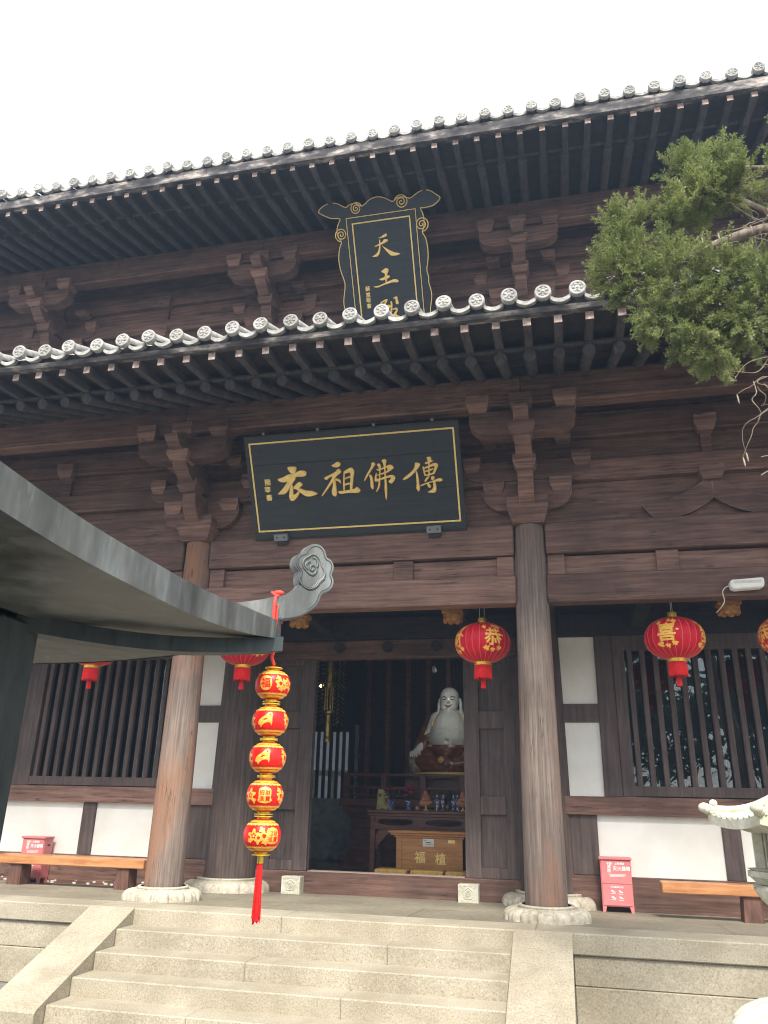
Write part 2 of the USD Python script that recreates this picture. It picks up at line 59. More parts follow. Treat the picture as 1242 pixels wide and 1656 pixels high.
F={"恭":[[[[1,24],[3,28],[11,31],[23,41],[22,43],[4,43],[4,54],[28,54],[28,63],[10,64],[10,73],[28,74],[29,86],[39,86],[41,74],[60,74],[60,85],[71,86],[72,74],[90,73],[89,63],[72,62],[72,54],[97,53],[96,43],[77,42],[85,34],[99,27],[99,25],[93,18],[80,24],[89,7],[88,3],[82,0],[79,1],[73,14],[64,25],[64,28],[71,33],[61,43],[39,43],[36,41],[28,30],[34,25],[32,19],[20,1],[16,1],[11,4],[10,8],[18,16],[22,25],[9,17],[6,18]],[[40,55],[60,54],[60,63],[40,63]]],[[[51,26],[56,28],[61,27],[68,6],[66,2],[57,2]]],[[[28,-10],[25,1],[38,1],[38,37],[48,38],[49,-5],[45,-9],[41,-10]]]],"喜":[[[[3,20],[4,30],[26,31],[25,33],[18,33],[18,56],[13,58],[13,66],[44,68],[43,69],[7,69],[7,79],[43,79],[44,86],[55,86],[57,79],[94,79],[93,69],[57,69],[56,68],[86,67],[88,65],[88,58],[82,56],[83,35],[82,33],[75,33],[74,31],[96,30],[96,20]],[[29,43],[70,42],[71,46],[30,47]],[[39,32],[40,30],[60,30],[61,32]]],[[[16,17],[84,18],[85,-9],[73,-10],[72,-7],[29,-7],[26,-11],[18,-11],[16,-10]],[[27,3],[72,2],[73,7],[28,8]]]],"發":[[[[1,48],[2,52],[18,59],[16,63],[9,67],[12,72],[12,82],[47,81],[48,84],[57,86],[64,76],[67,77],[75,86],[77,86],[83,82],[83,78],[72,70],[71,67],[76,65],[87,76],[89,76],[95,71],[95,68],[84,58],[98,53],[98,49],[93,43],[83,47],[80,47],[80,37],[93,37],[94,35],[93,28],[84,28],[84,26],[88,25],[88,22],[82,11],[77,6],[89,-3],[88,-6],[85,-10],[81,-10],[68,-1],[64,-4],[48,-10],[44,-10],[40,-5],[34,-9],[15,-9],[12,0],[30,1],[32,12],[9,14],[12,35],[14,39],[33,39],[33,45],[16,46],[6,42]],[[52,28],[73,27],[69,34],[69,46],[59,46],[58,36]],[[60,16],[68,12],[72,16],[61,17]],[[34,57],[43,56],[45,37],[49,42],[50,56],[66,57],[55,68],[49,77],[41,64]],[[41,1],[46,0],[55,3],[57,6],[43,14]],[[43,16],[46,16],[45,19],[43,19]],[[23,29],[22,23],[44,24],[44,27],[41,29]],[[22,71],[28,67],[32,71],[23,72]]]],"財":[[[[1,-5],[13,14],[12,15],[7,15],[7,82],[45,82],[46,62],[73,62],[74,85],[85,86],[85,62],[97,62],[98,52],[85,50],[84,-6],[77,-10],[63,-10],[60,-3],[60,1],[74,1],[73,33],[65,20],[52,6],[48,6],[43,12],[43,15],[39,15],[49,0],[47,-4],[39,-6],[34,4],[28,10],[29,15],[26,15],[22,5],[11,-10],[8,-10]],[[46,19],[48,18],[59,30],[69,47],[69,51],[46,51]],[[18,26],[34,25],[34,34],[18,34]],[[18,45],[34,44],[34,53],[18,53]],[[19,72],[18,63],[34,63],[34,72]]]],"福":[[[[4,16],[0,26],[19,43],[27,55],[26,57],[4,57],[3,59],[3,65],[5,68],[17,68],[11,82],[20,86],[24,81],[29,68],[38,68],[42,65],[41,59],[32,43],[37,36],[40,38],[95,38],[96,-8],[95,-10],[85,-10],[83,-6],[51,-6],[49,-11],[41,-11],[39,-9],[39,22],[35,22],[30,28],[29,-8],[28,-10],[18,-10],[17,24],[15,24],[9,17]],[[72,6],[74,4],[84,4],[84,11],[72,11]],[[72,22],[84,21],[84,28],[72,28]],[[50,6],[52,4],[61,4],[61,11],[50,11]],[[50,22],[61,21],[61,28],[50,28]]],[[[39,81],[94,82],[96,81],[96,72],[40,71]]],[[[45,68],[90,68],[91,42],[45,41]],[[55,52],[79,51],[80,57],[56,58]]]],"招":[[[[1,28],[2,33],[12,35],[15,38],[15,55],[3,55],[2,65],[15,66],[15,86],[26,86],[26,66],[38,65],[37,55],[26,55],[27,40],[34,42],[35,45],[41,47],[50,57],[53,65],[54,71],[37,72],[38,82],[94,81],[92,48],[90,42],[86,38],[68,38],[66,48],[78,48],[81,51],[82,70],[66,71],[64,62],[59,50],[53,42],[44,36],[92,35],[92,-10],[82,-10],[80,-6],[52,-6],[50,-11],[40,-10],[40,34],[39,35],[36,31],[26,28],[25,-6],[18,-10],[6,-10],[4,1],[15,1],[15,23],[13,24],[4,21]],[[51,6],[81,5],[81,24],[51,24]]]],"進":[[[[2,-1],[5,4],[16,12],[16,36],[5,36],[4,46],[24,47],[23,51],[35,64],[45,85],[55,83],[51,70],[63,70],[59,78],[59,82],[69,84],[76,70],[95,69],[95,60],[75,60],[73,58],[73,53],[92,52],[91,43],[73,42],[73,37],[91,37],[92,28],[73,27],[73,20],[96,20],[97,10],[95,9],[38,9],[36,11],[36,46],[34,46],[32,43],[27,43],[27,13],[29,10],[36,6],[50,3],[80,3],[97,5],[99,4],[99,2],[95,-8],[44,-8],[31,-4],[25,1],[22,1],[11,-10],[9,-10]],[[48,21],[62,20],[62,27],[48,27]],[[48,38],[62,37],[62,43],[48,43]],[[48,54],[62,53],[62,60],[48,60]]],[[[4,76],[4,79],[7,82],[13,84],[28,70],[30,65],[23,59],[20,59],[15,67]]]],"寶":[[[[3,-4],[4,-1],[17,1],[17,2],[16,5],[16,38],[8,38],[7,47],[17,48],[18,49],[13,51],[13,60],[11,62],[5,63],[6,80],[42,80],[42,85],[53,87],[57,80],[95,79],[95,63],[87,61],[87,59],[92,58],[92,50],[89,50],[89,40],[85,38],[85,4],[84,3],[84,1],[95,-2],[96,-5],[94,-7],[87,-11],[57,-1],[54,3],[44,3],[44,0],[38,-3],[14,-10],[8,-10]],[[65,70],[65,67],[82,67],[83,68],[82,70]],[[75,48],[79,47],[79,50],[74,50]],[[59,48],[64,47],[64,50],[59,50]],[[17,70],[17,68],[48,68],[49,63],[53,69]]]],"植":[[[[0,19],[8,33],[14,52],[14,56],[3,57],[3,66],[16,67],[16,86],[27,85],[28,67],[35,67],[36,75],[57,75],[59,87],[66,87],[70,85],[68,75],[94,75],[95,66],[92,64],[67,64],[65,61],[89,59],[89,4],[98,2],[98,-7],[31,-7],[31,3],[40,4],[40,60],[54,60],[55,64],[37,64],[36,56],[27,56],[28,51],[37,39],[38,34],[33,28],[30,28],[29,31],[27,31],[26,-10],[16,-10],[16,24],[14,24],[10,13],[7,10],[5,10]],[[51,4],[77,3],[78,7],[52,8]],[[51,19],[77,18],[78,21],[52,22]],[[51,33],[77,32],[78,35],[52,36]],[[78,49],[52,50],[51,47],[77,46]]]],"灭":[[[[2,-4],[3,0],[21,7],[34,19],[41,34],[44,53],[44,70],[7,70],[6,81],[94,80],[93,70],[56,69],[56,50],[61,31],[67,20],[75,11],[84,5],[99,0],[93,-10],[82,-7],[70,0],[60,10],[51,26],[43,11],[29,-2],[9,-11]]],[[[65,30],[65,33],[70,40],[77,57],[81,59],[88,56],[89,52],[77,30],[74,27]]],[[[10,30],[10,33],[18,44],[22,57],[27,58],[32,56],[33,52],[31,46],[21,27],[16,26]]]],"火":[[[[3,-3],[4,0],[13,3],[24,10],[35,23],[41,38],[43,50],[44,84],[55,85],[56,60],[54,46],[58,33],[64,22],[72,13],[87,4],[98,1],[98,-2],[93,-9],[88,-9],[76,-4],[67,2],[58,11],[49,25],[39,8],[26,-3],[12,-10],[9,-10]]],[[[68,34],[68,37],[76,50],[81,65],[85,66],[92,63],[93,59],[90,52],[78,31],[73,31]]],[[[6,35],[15,50],[19,65],[23,66],[29,64],[30,58],[20,34],[16,30],[14,30]]]],"器":[[[[1,18],[1,21],[14,26],[22,32],[21,33],[4,33],[4,44],[35,44],[39,49],[38,50],[11,51],[12,82],[45,82],[46,55],[52,54],[54,82],[89,82],[90,53],[87,50],[78,50],[78,49],[82,44],[96,44],[97,34],[76,32],[88,25],[99,22],[99,19],[95,14],[90,13],[89,-10],[79,-10],[77,-8],[65,-8],[62,-11],[54,-10],[53,22],[55,25],[65,26],[58,33],[40,33],[33,27],[34,25],[44,25],[46,23],[45,-10],[35,-10],[34,-8],[23,-8],[20,-11],[11,-10],[11,13],[6,12]],[[64,4],[78,3],[78,14],[64,14]],[[64,62],[78,61],[78,71],[64,71]],[[54,51],[51,44],[63,45],[59,50]],[[35,70],[22,71],[22,61],[35,61]],[[22,4],[34,3],[34,14],[22,14]]]],"箱":[[[[1,7],[1,9],[12,21],[18,33],[18,35],[5,35],[4,45],[21,46],[21,55],[25,59],[23,65],[21,66],[12,52],[8,52],[2,56],[2,60],[10,69],[18,87],[28,84],[27,77],[48,77],[52,75],[56,86],[59,87],[67,84],[66,77],[94,77],[97,75],[96,66],[78,65],[81,59],[80,54],[93,54],[92,-10],[83,-10],[81,-6],[60,-6],[59,-10],[48,-10],[48,15],[46,15],[43,10],[41,10],[34,18],[33,17],[32,-10],[22,-10],[21,-8],[21,14],[18,13],[9,0],[7,0]],[[59,5],[81,4],[82,6],[82,11],[59,11]],[[59,22],[81,21],[82,26],[60,27]],[[60,43],[60,37],[82,38],[81,43]],[[59,65],[54,54],[70,55],[68,61],[63,66]],[[34,35],[33,33],[48,21],[48,35]],[[35,65],[37,55],[33,54],[33,46],[48,46],[48,53],[41,58],[45,66]]]],"中":[[[[8,68],[44,68],[44,86],[56,85],[56,68],[92,68],[92,17],[81,17],[79,23],[56,23],[56,-9],[44,-10],[44,21],[43,23],[20,23],[18,16],[8,17]],[[56,35],[80,34],[80,57],[56,57]],[[19,35],[44,34],[44,57],[19,57]]]],"国":[[[[7,82],[93,82],[93,-10],[82,-10],[80,-5],[19,-5],[18,-10],[7,-10]],[[18,7],[81,6],[80,12],[21,12],[21,21],[44,22],[44,34],[25,35],[26,45],[44,45],[44,55],[23,55],[23,66],[77,66],[78,57],[76,55],[55,55],[55,46],[75,44],[75,35],[69,34],[69,33],[75,27],[76,21],[80,20],[81,71],[18,71]],[[56,34],[55,21],[65,21],[64,25]]]],"·":[[[[37,36],[39,45],[46,50],[54,50],[58,48],[61,45],[63,38],[60,29],[53,25],[42,27]]]],"消":[[[[33,77],[35,81],[43,83],[54,64],[54,62],[50,58],[58,58],[58,85],[60,87],[68,87],[70,86],[70,58],[77,58],[78,60],[74,61],[74,65],[81,74],[84,82],[87,84],[95,81],[95,77],[84,59],[91,58],[92,56],[92,1],[91,-5],[87,-9],[68,-9],[66,1],[80,1],[80,12],[49,12],[47,10],[47,-10],[36,-10],[36,57],[43,59],[37,73]],[[47,23],[79,22],[80,28],[48,29]],[[47,41],[79,40],[80,46],[48,47]]],[[[7,80],[11,85],[15,85],[32,74],[32,70],[27,64],[25,64],[19,70],[9,75],[7,77]]],[[[5,-4],[5,-1],[12,9],[21,30],[23,32],[27,31],[31,27],[31,23],[16,-8],[13,-10]]],[[[2,50],[4,56],[9,59],[23,51],[28,46],[28,44],[23,37],[20,37],[13,44]]]],"防":[[[[6,-9],[7,82],[36,82],[41,79],[39,69],[61,69],[58,84],[68,86],[74,69],[97,69],[96,58],[62,57],[62,47],[91,46],[89,2],[84,-8],[80,-10],[62,-10],[59,-2],[59,1],[76,1],[79,17],[78,36],[61,36],[57,17],[49,2],[35,-10],[32,-10],[30,-6],[27,-5],[26,-2],[34,3],[42,12],[47,23],[50,38],[51,58],[35,59],[31,50],[34,47],[39,37],[39,19],[36,14],[29,11],[20,11],[19,17],[17,17],[17,-10]],[[17,23],[26,22],[29,25],[28,36],[20,47],[20,52],[26,71],[17,70]]]],"上":[[[[3,-5],[4,6],[41,6],[42,85],[52,85],[53,83],[53,54],[90,53],[89,42],[53,42],[53,7],[96,6],[97,-5]]]],"海":[[[[5,-3],[19,32],[22,33],[26,31],[27,38],[37,38],[38,50],[33,47],[25,54],[34,65],[43,86],[53,84],[52,75],[96,74],[95,64],[46,64],[44,61],[45,59],[91,58],[91,39],[98,37],[98,27],[90,27],[89,16],[95,15],[96,7],[93,4],[87,4],[85,-4],[81,-8],[61,-8],[59,1],[74,1],[75,4],[32,5],[35,21],[34,27],[29,27],[16,-7],[12,-8]],[[67,47],[73,41],[73,38],[80,38],[80,48]],[[64,26],[70,20],[72,15],[78,15],[79,27]],[[49,48],[49,38],[61,39],[53,48]],[[46,27],[46,15],[60,16],[50,27]]],[[[8,76],[8,80],[13,85],[15,85],[30,77],[33,74],[33,71],[28,65],[26,65],[19,71]]],[[[2,48],[7,56],[10,56],[24,48],[27,43],[23,37],[20,36]]]],"使":[[[[0,43],[0,46],[7,52],[15,63],[27,87],[35,85],[37,83],[35,75],[58,75],[58,85],[68,86],[69,75],[97,75],[97,64],[69,63],[70,58],[95,57],[95,27],[69,27],[64,10],[76,4],[99,0],[99,-3],[92,-11],[74,-7],[56,1],[50,-4],[34,-11],[32,-11],[28,-6],[26,-11],[16,-11],[15,42],[13,42],[6,35]],[[69,38],[84,37],[84,48],[69,48]],[[27,1],[30,0],[37,2],[46,8],[33,23],[33,58],[57,58],[58,64],[31,64],[29,65],[27,63]],[[57,37],[58,48],[44,48],[44,37]],[[45,27],[51,17],[53,17],[56,20],[57,26]]]],"用":[[[[1,-5],[10,11],[13,26],[14,79],[91,78],[91,-1],[90,-5],[87,-8],[81,-10],[64,-10],[61,-3],[61,1],[79,1],[78,21],[56,21],[55,-10],[45,-9],[44,21],[23,21],[20,5],[14,-7],[10,-11],[8,-11]],[[56,33],[79,32],[79,45],[56,45]],[[56,57],[79,56],[79,68],[56,68]],[[25,45],[25,32],[45,32],[45,45]],[[25,57],[45,56],[45,68],[25,68]]]],"方":[[[[3,-4],[3,-1],[15,6],[23,16],[29,31],[32,52],[31,58],[5,58],[6,69],[47,69],[47,73],[42,83],[49,87],[52,87],[54,85],[60,69],[95,69],[95,58],[44,57],[43,45],[86,44],[83,10],[81,1],[76,-7],[72,-9],[49,-9],[45,0],[46,2],[67,2],[69,3],[73,24],[72,34],[41,34],[36,15],[24,-2],[11,-11],[8,-10]]]],"法":[[[[32,34],[33,44],[58,45],[58,58],[37,58],[36,68],[58,69],[58,86],[69,86],[69,69],[92,68],[91,58],[69,58],[69,44],[95,44],[96,34],[66,33],[53,7],[74,9],[75,12],[68,22],[72,25],[78,26],[90,9],[96,-3],[96,-6],[90,-10],[86,-10],[83,-2],[80,-1],[51,-4],[38,-7],[36,-5],[34,4],[39,7],[45,16],[52,29],[52,32]]],[[[8,80],[12,85],[16,85],[33,76],[35,72],[30,65],[27,65],[16,73],[8,76]]],[[[6,-4],[7,2],[17,16],[21,26],[24,31],[28,33],[34,27],[34,24],[20,-2],[15,-9],[12,-9]]],[[[2,50],[7,58],[10,58],[26,50],[29,45],[24,38],[21,38],[19,41]]]],"陸":[[[[6,-10],[6,81],[34,82],[40,77],[57,77],[59,86],[69,86],[70,77],[92,76],[91,66],[70,65],[70,59],[96,58],[95,48],[81,47],[95,37],[95,33],[91,28],[86,29],[83,33],[70,41],[68,43],[69,48],[61,48],[61,43],[49,31],[37,25],[58,24],[59,37],[69,37],[70,24],[92,24],[93,22],[93,16],[91,13],[70,13],[70,3],[97,3],[98,-7],[28,-8],[29,3],[58,3],[58,13],[39,13],[37,14],[36,19],[31,14],[17,14],[17,-8],[16,-10]],[[30,52],[35,44],[36,38],[40,38],[50,47],[35,48],[34,58],[58,59],[58,66],[39,66],[38,71],[36,71]],[[18,50],[17,24],[26,24],[27,27],[27,35],[24,43]],[[17,54],[19,53],[20,55],[25,71],[17,71]]]],"宰":[[[[4,26],[5,37],[29,38],[25,48],[15,48],[13,55],[5,56],[6,77],[41,77],[40,84],[51,87],[57,77],[95,76],[95,56],[87,55],[86,48],[76,48],[72,38],[96,37],[96,26],[56,25],[57,18],[89,18],[89,7],[56,7],[56,-9],[54,-11],[46,-11],[44,-10],[44,7],[11,8],[11,18],[43,18],[44,26]],[[54,65],[57,59],[83,60],[82,66]],[[38,48],[41,37],[59,37],[64,47]],[[16,60],[43,59],[44,60],[42,63],[43,66],[17,66]]]],"書":[[[[3,28],[4,35],[44,36],[43,37],[10,38],[11,46],[44,47],[43,48],[13,49],[14,57],[43,57],[44,59],[4,59],[5,69],[15,69],[15,79],[43,79],[44,86],[55,86],[55,79],[83,79],[84,69],[95,69],[97,66],[96,59],[84,59],[83,48],[55,47],[56,46],[90,45],[89,37],[56,37],[55,35],[96,35],[97,33],[97,28],[95,25],[85,25],[85,-9],[82,-11],[76,-11],[72,-7],[29,-7],[26,-11],[18,-11],[16,-9],[17,25],[5,25]],[[28,3],[72,2],[73,3],[29,4]],[[28,14],[72,13],[73,15],[29,16]],[[56,59],[56,57],[73,58],[72,59]]]],"蘇":[[[[1,-7],[1,-4],[5,-1],[10,13],[9,36],[2,42],[2,45],[12,54],[19,67],[18,68],[5,68],[5,79],[27,79],[28,86],[38,86],[40,79],[60,79],[61,86],[72,86],[72,79],[96,78],[96,68],[87,67],[94,59],[78,52],[78,43],[97,42],[97,33],[82,31],[90,17],[99,8],[99,6],[93,0],[91,0],[86,5],[79,16],[78,-10],[76,-11],[67,-10],[66,14],[54,0],[54,-3],[48,-6],[44,-5],[43,1],[41,3],[40,-6],[33,-7],[30,2],[29,-7],[21,-8],[20,2],[18,4],[14,-6],[9,-11]],[[73,63],[80,64],[85,68],[72,68]],[[39,62],[44,58],[41,50],[50,49],[50,43],[67,43],[67,50],[52,48],[49,53],[50,58],[65,60],[65,62],[61,62],[61,68],[39,68]],[[48,11],[55,16],[63,32],[50,32],[50,14],[47,13]],[[34,23],[39,22],[40,27],[34,27]],[[34,37],[40,36],[40,40],[34,40]],[[27,50],[28,52],[22,52],[22,50]],[[19,23],[24,22],[24,27],[19,27]],[[19,37],[24,36],[24,40],[19,40]]]],"慧":[[[[5,53],[5,61],[9,62],[9,71],[6,73],[6,80],[22,81],[22,86],[32,86],[34,81],[46,81],[47,73],[45,71],[45,62],[48,61],[52,62],[52,71],[49,73],[50,81],[64,81],[66,86],[76,86],[76,81],[92,81],[93,73],[91,71],[91,62],[95,60],[95,53],[77,52],[76,50],[86,48],[85,18],[94,5],[97,-4],[91,-7],[86,-7],[81,5],[79,6],[75,-6],[69,-9],[35,-9],[29,-7],[26,-2],[26,18],[12,18],[13,27],[74,27],[75,29],[16,29],[16,38],[74,38],[75,40],[13,40],[13,49],[22,49],[22,52]],[[37,17],[38,3],[39,1],[64,1],[67,2],[68,11],[78,8],[75,14],[81,17],[55,18],[55,16],[63,10],[63,8],[58,3],[54,3],[48,10],[43,12],[41,14],[41,18]],[[64,52],[34,52],[33,50],[65,50]]],[[[5,-3],[14,16],[18,16],[24,13],[22,5],[14,-8]]]],"敬":[[[[0,36],[10,52],[13,63],[16,65],[15,66],[4,66],[3,76],[16,77],[16,86],[26,86],[26,77],[32,77],[34,86],[44,86],[44,77],[56,76],[57,69],[58,69],[61,86],[72,85],[69,67],[97,67],[98,65],[97,56],[90,55],[88,39],[80,17],[88,6],[99,-1],[99,-4],[94,-10],[90,-10],[80,-3],[72,6],[61,-5],[51,-11],[48,-10],[46,-6],[40,-10],[25,-10],[23,1],[36,1],[38,4],[41,46],[20,46],[18,45],[18,42],[36,42],[37,12],[36,10],[19,10],[18,4],[9,5],[9,31],[6,31]],[[65,54],[71,32],[74,32],[79,56],[66,56]],[[49,4],[51,3],[57,7],[65,17],[57,37],[52,34]],[[43,57],[53,56],[57,67],[44,66]],[[24,57],[35,56],[33,66],[26,66],[26,59],[24,59]],[[19,21],[26,20],[26,32],[19,32]]]]}


# ------------------------------------------------------------------ helpers: scene tree
taken = {}
def numbered(parent, name):
    k = taken.get((parent, name), 0); taken[(parent, name)] = k+1
    return f'{parent}/{name}' if k == 0 else f'{parent}/{name}_{k:03d}'
def pathof(parent): return '/World' if parent is None else str(parent.GetPath())
def tag(p, label=None, category=None, group=None, kind=None):
    for k, v in (('label', label), ('category', category), ('group', group), ('kind', kind)):
        if v: p.SetCustomDataByKey(k, v)
    return p
def thing(name, label, category, loc=(0, 0, 0), rotz=0, group=None):
    x = UsdGeom.Xform.Define(stage, numbered('/World', name))
    x.AddTranslateOp().Set(Gf.Vec3d(*map(float, loc)))
    if rotz: x.AddRotateZOp().Set(float(math.degrees(rotz)))
    return tag(x.GetPrim(), label, category, group)
def structure(name, label=None):
    return tag(UsdGeom.Xform.Define(stage, numbered('/World', name)).GetPrim(), label, None, None, 'structure')
def part(name, mesh, mat, parent=None, smooth=False, label=None, kind=None):
    m = usdkit.mesh(stage, numbered(pathof(parent), name), mesh, mat, smooth=smooth)
    tag(m.GetPrim(), label, None, None, kind)
    return m.GetPrim()
def copy_of(src, loc, rotz, label, group=None):
    x = UsdGeom.Xform.Define(stage, numbered('/World', src.GetName()))
    x.GetPrim().GetReferences().AddInternalReference(src.GetPath()); x.GetPrim().SetInstanceable(True)
    UsdGeom.Xformable(x).ClearXformOpOrder()
    x.AddTranslateOp(opSuffix='put').Set(Gf.Vec3d(*map(float, loc))); x.AddRotateZOp(opSuffix='put').Set(float(math.degrees(rotz)))
    return tag(x.GetPrim(), label, src.GetCustomDataByKey('category'), group)

# ------------------------------------------------------------------ helpers: shapes
def _hull(p): return trimesh.convex.convex_hull(np.asarray(p, float))
_c = []
for sx in (-1, 1):
    for sy in (-1, 1):
        for sz in (-1, 1):
            _c += [(sx, sy*.8, sz*.8), (sx*.8, sy, sz*.8), (sx*.8, sy*.8, sz)]
_c = np.array(_c); _h = _hull(_c)
_order = [int(np.argmin(((_h.vertices-p)**2).sum(1))) for p in _c]
_inv = np.argsort(_order); _faces = _inv[_h.faces]
_sgn = np.sign(_c); _full = np.abs(_c) > .9
def box(x0, x1, y0, y1, z0, z1, b=0.006):
    c = np.array([(x0+x1)/2, (y0+y1)/2, (z0+z1)/2]); h = np.abs(np.array([x1-x0, y1-y0, z1-z0]))/2
    b = min(b, h.min()*.45)
    v = c+_sgn*np.where(_full, h, h-b)
    return trimesh.Trimesh(v, _faces, process=False)
def join(*ms):
    ms = [m for g in ms for m in (g if isinstance(g, (list, tuple)) else [g])]
    return trimesh.util.concatenate(ms)
def prism(poly, axis, a, b):
    g = poly if hasattr(poly, 'geom_type') else Polygon(poly)
    if not g.is_valid: g = g.buffer(0)
    gs = getattr(g, 'geoms', [g]); out = []
    for q in gs:
        if q.area < 1e-9: continue
        m = trimesh.creation.extrude_polygon(q, b-a, engine='earcut'); v = m.vertices.copy(); v[:, 2] += a
        f = m.faces
        if axis == 'x': v = v[:, [2, 0, 1]]
        elif axis == 'y': v = v[:, [0, 2, 1]]; f = f[:, ::-1]
        out.append(trimesh.Trimesh(v, f, process=False))
    return join(out)
def cyl(p, q, r, n=12, r2=None, caps=True):
    return tube([p, q], [r, r if r2 is None else r2], n, caps)
def tube(pts, r, n=8, caps=True, closed=False):
    P = np.asarray(pts, float); k = len(P); R = np.full(k, r, float) if np.ndim(r) == 0 else np.asarray(r, float)
    if closed: T = np.roll(P, -1, 0)-np.roll(P, 1, 0)
    else: T = np.gradient(P, axis=0) if k > 2 else np.repeat([P[1]-P[0]], 2, 0)
    T /= np.maximum(np.linalg.norm(T, axis=1, keepdims=True), 1e-9)
    a = np.array([0, 0, 1.0]) if abs(T[0, 2]) < .9 else np.array([1.0, 0, 0])
    u = np.cross(a, T[0]); u /= np.linalg.norm(u); rings = []
    th = np.arange(n)/n*2*PI
    for i in range(k):
        u = u-T[i]*(u@T[i]); u /= max(np.linalg.norm(u), 1e-9); w = np.cross(T[i], u)
        rings.append(P[i]+R[i]*(np.cos(th)[:, None]*u+np.sin(th)[:, None]*w))
    V = np.concatenate(rings); F = []
    for i in range(k if closed else k-1):
        i2 = (i+1) % k
        for j in range(n):
            j2 = (j+1) % n; A, B, C_, D = i*n+j, i*n+j2, i2*n+j2, i2*n+j
            F += [(A, B, C_), (A, C_, D)]
    if caps and not closed:
        V = np.vstack([V, P[0], P[-1]]); a0, a1 = len(V)-2, len(V)-1
        for j in range(n):
            F += [(a0, (j+1) % n, j), (a1, (k-1)*n+j, (k-1)*n+(j+1) % n)]
    return trimesh.Trimesh(V, np.array(F), process=False)
def lathe(prof, n=24, c=(0, 0, 0), mod=None):
    th = np.arange(n)/n*2*PI; V = []; F = []
    for i, (r, z) in enumerate(prof):
        rr = np.full(n, r, float); zz = np.full(n, z, float)
        if mod: rr, zz = mod(th, rr, zz, i)
        V.append(np.stack([c[0]+rr*np.cos(th), c[1]+rr*np.sin(th), c[2]+zz], 1))
    V = np.concatenate(V); k = len(prof)
    for i in range(k-1):
        for j in range(n):
            j2 = (j+1) % n; A, B, C_, D = i*n+j, i*n+j2, (i+1)*n+j2, (i+1)*n+j
            F += [(A, B, C_), (A, C_, D)]
    return trimesh.Trimesh(V, np.array(F), process=False)
def grid(fn, nu, nv):
    V = np.array([fn(i/nu, j/nv) for j in range(nv+1) for i in range(nu+1)], float); F = []
    for j in range(nv):
        for i in range(nu):
            a = j*(nu+1)+i; F += [(a, a+1, a+nu+2), (a, a+nu+2, a+nu+1)]
    return trimesh.Trimesh(V, np.array(F), process=False)
def slab(fn, nu, nv, d):
    """A sheet with thickness d (vector)."""
    g = grid(fn, nu, nv); n = len(g.vertices); V = np.vstack([g.vertices, g.vertices+np.asarray(d, float)])
    F = [g.faces, g.faces[:, ::-1]+n]; rim = [i for i in range(nu+1)]+[j*(nu+1)+nu for j in range(1, nv+1)]+[nv*(nu+1)+i for i in range(nu-1, -1, -1)]+[j*(nu+1) for j in range(nv-1, 0, -1)]
    for a, b in zip(rim, rim[1:]+rim[:1]): F.append(np.array([(a, a+n, b+n), (a, b+n, b)]))
    return trimesh.Trimesh(V, np.vstack(F), process=False)
def ball(c, r, sub=1, s=(1, 1, 1)):
    m = trimesh.creation.icosphere(subdivisions=sub, radius=r); m.vertices = m.vertices*np.array(s)+np.array(c); return m
def moved(m, t=(0, 0, 0), rz=0, rx=0, s=1):
    m = m.copy(); v = m.vertices*s
    if rx: c, q = math.cos(rx), math.sin(rx); v = np.stack([v[:, 0], c*v[:, 1]-q*v[:, 2], q*v[:, 1]+c*v[:, 2]], 1)
    if rz: c, q = math.cos(rz), math.sin(rz); v = np.stack([c*v[:, 0]-q*v[:, 1], q*v[:, 0]+c*v[:, 1], v[:, 2]], 1)
    m.vertices = v+np.array(t, float); return m
def chaikin(p, k=2, closed=True):
    p = np.asarray(p, float)
    for _ in range(k):
        q = np.roll(p, -1, 0) if closed else p[1:]; a = p if closed else p[:-1]
        n = np.empty((2*len(a), p.shape[1])); n[0::2] = .75*a+.25*q; n[1::2] = .25*a+.75*q
        p = n if closed else np.vstack([p[:1], n, p[-1:]])
    return p
def strokes(key, k=1):
    return unary_union([Polygon(chaikin(np.array(q)/1000, k)).buffer(0) for q in G[key]])
def glyph(ch, em, at=(0, 0)):
    """A character of the small print as a shapely shape, lower left at `at`."""
    s = em/100
    return unary_union([Polygon([(at[0]+x*s, at[1]+y*s) for x, y in rs[0]], [[(at[0]+x*s, at[1]+y*s) for x, y in h] for h in rs[1:]]).buffer(0) for rs in F[ch]])

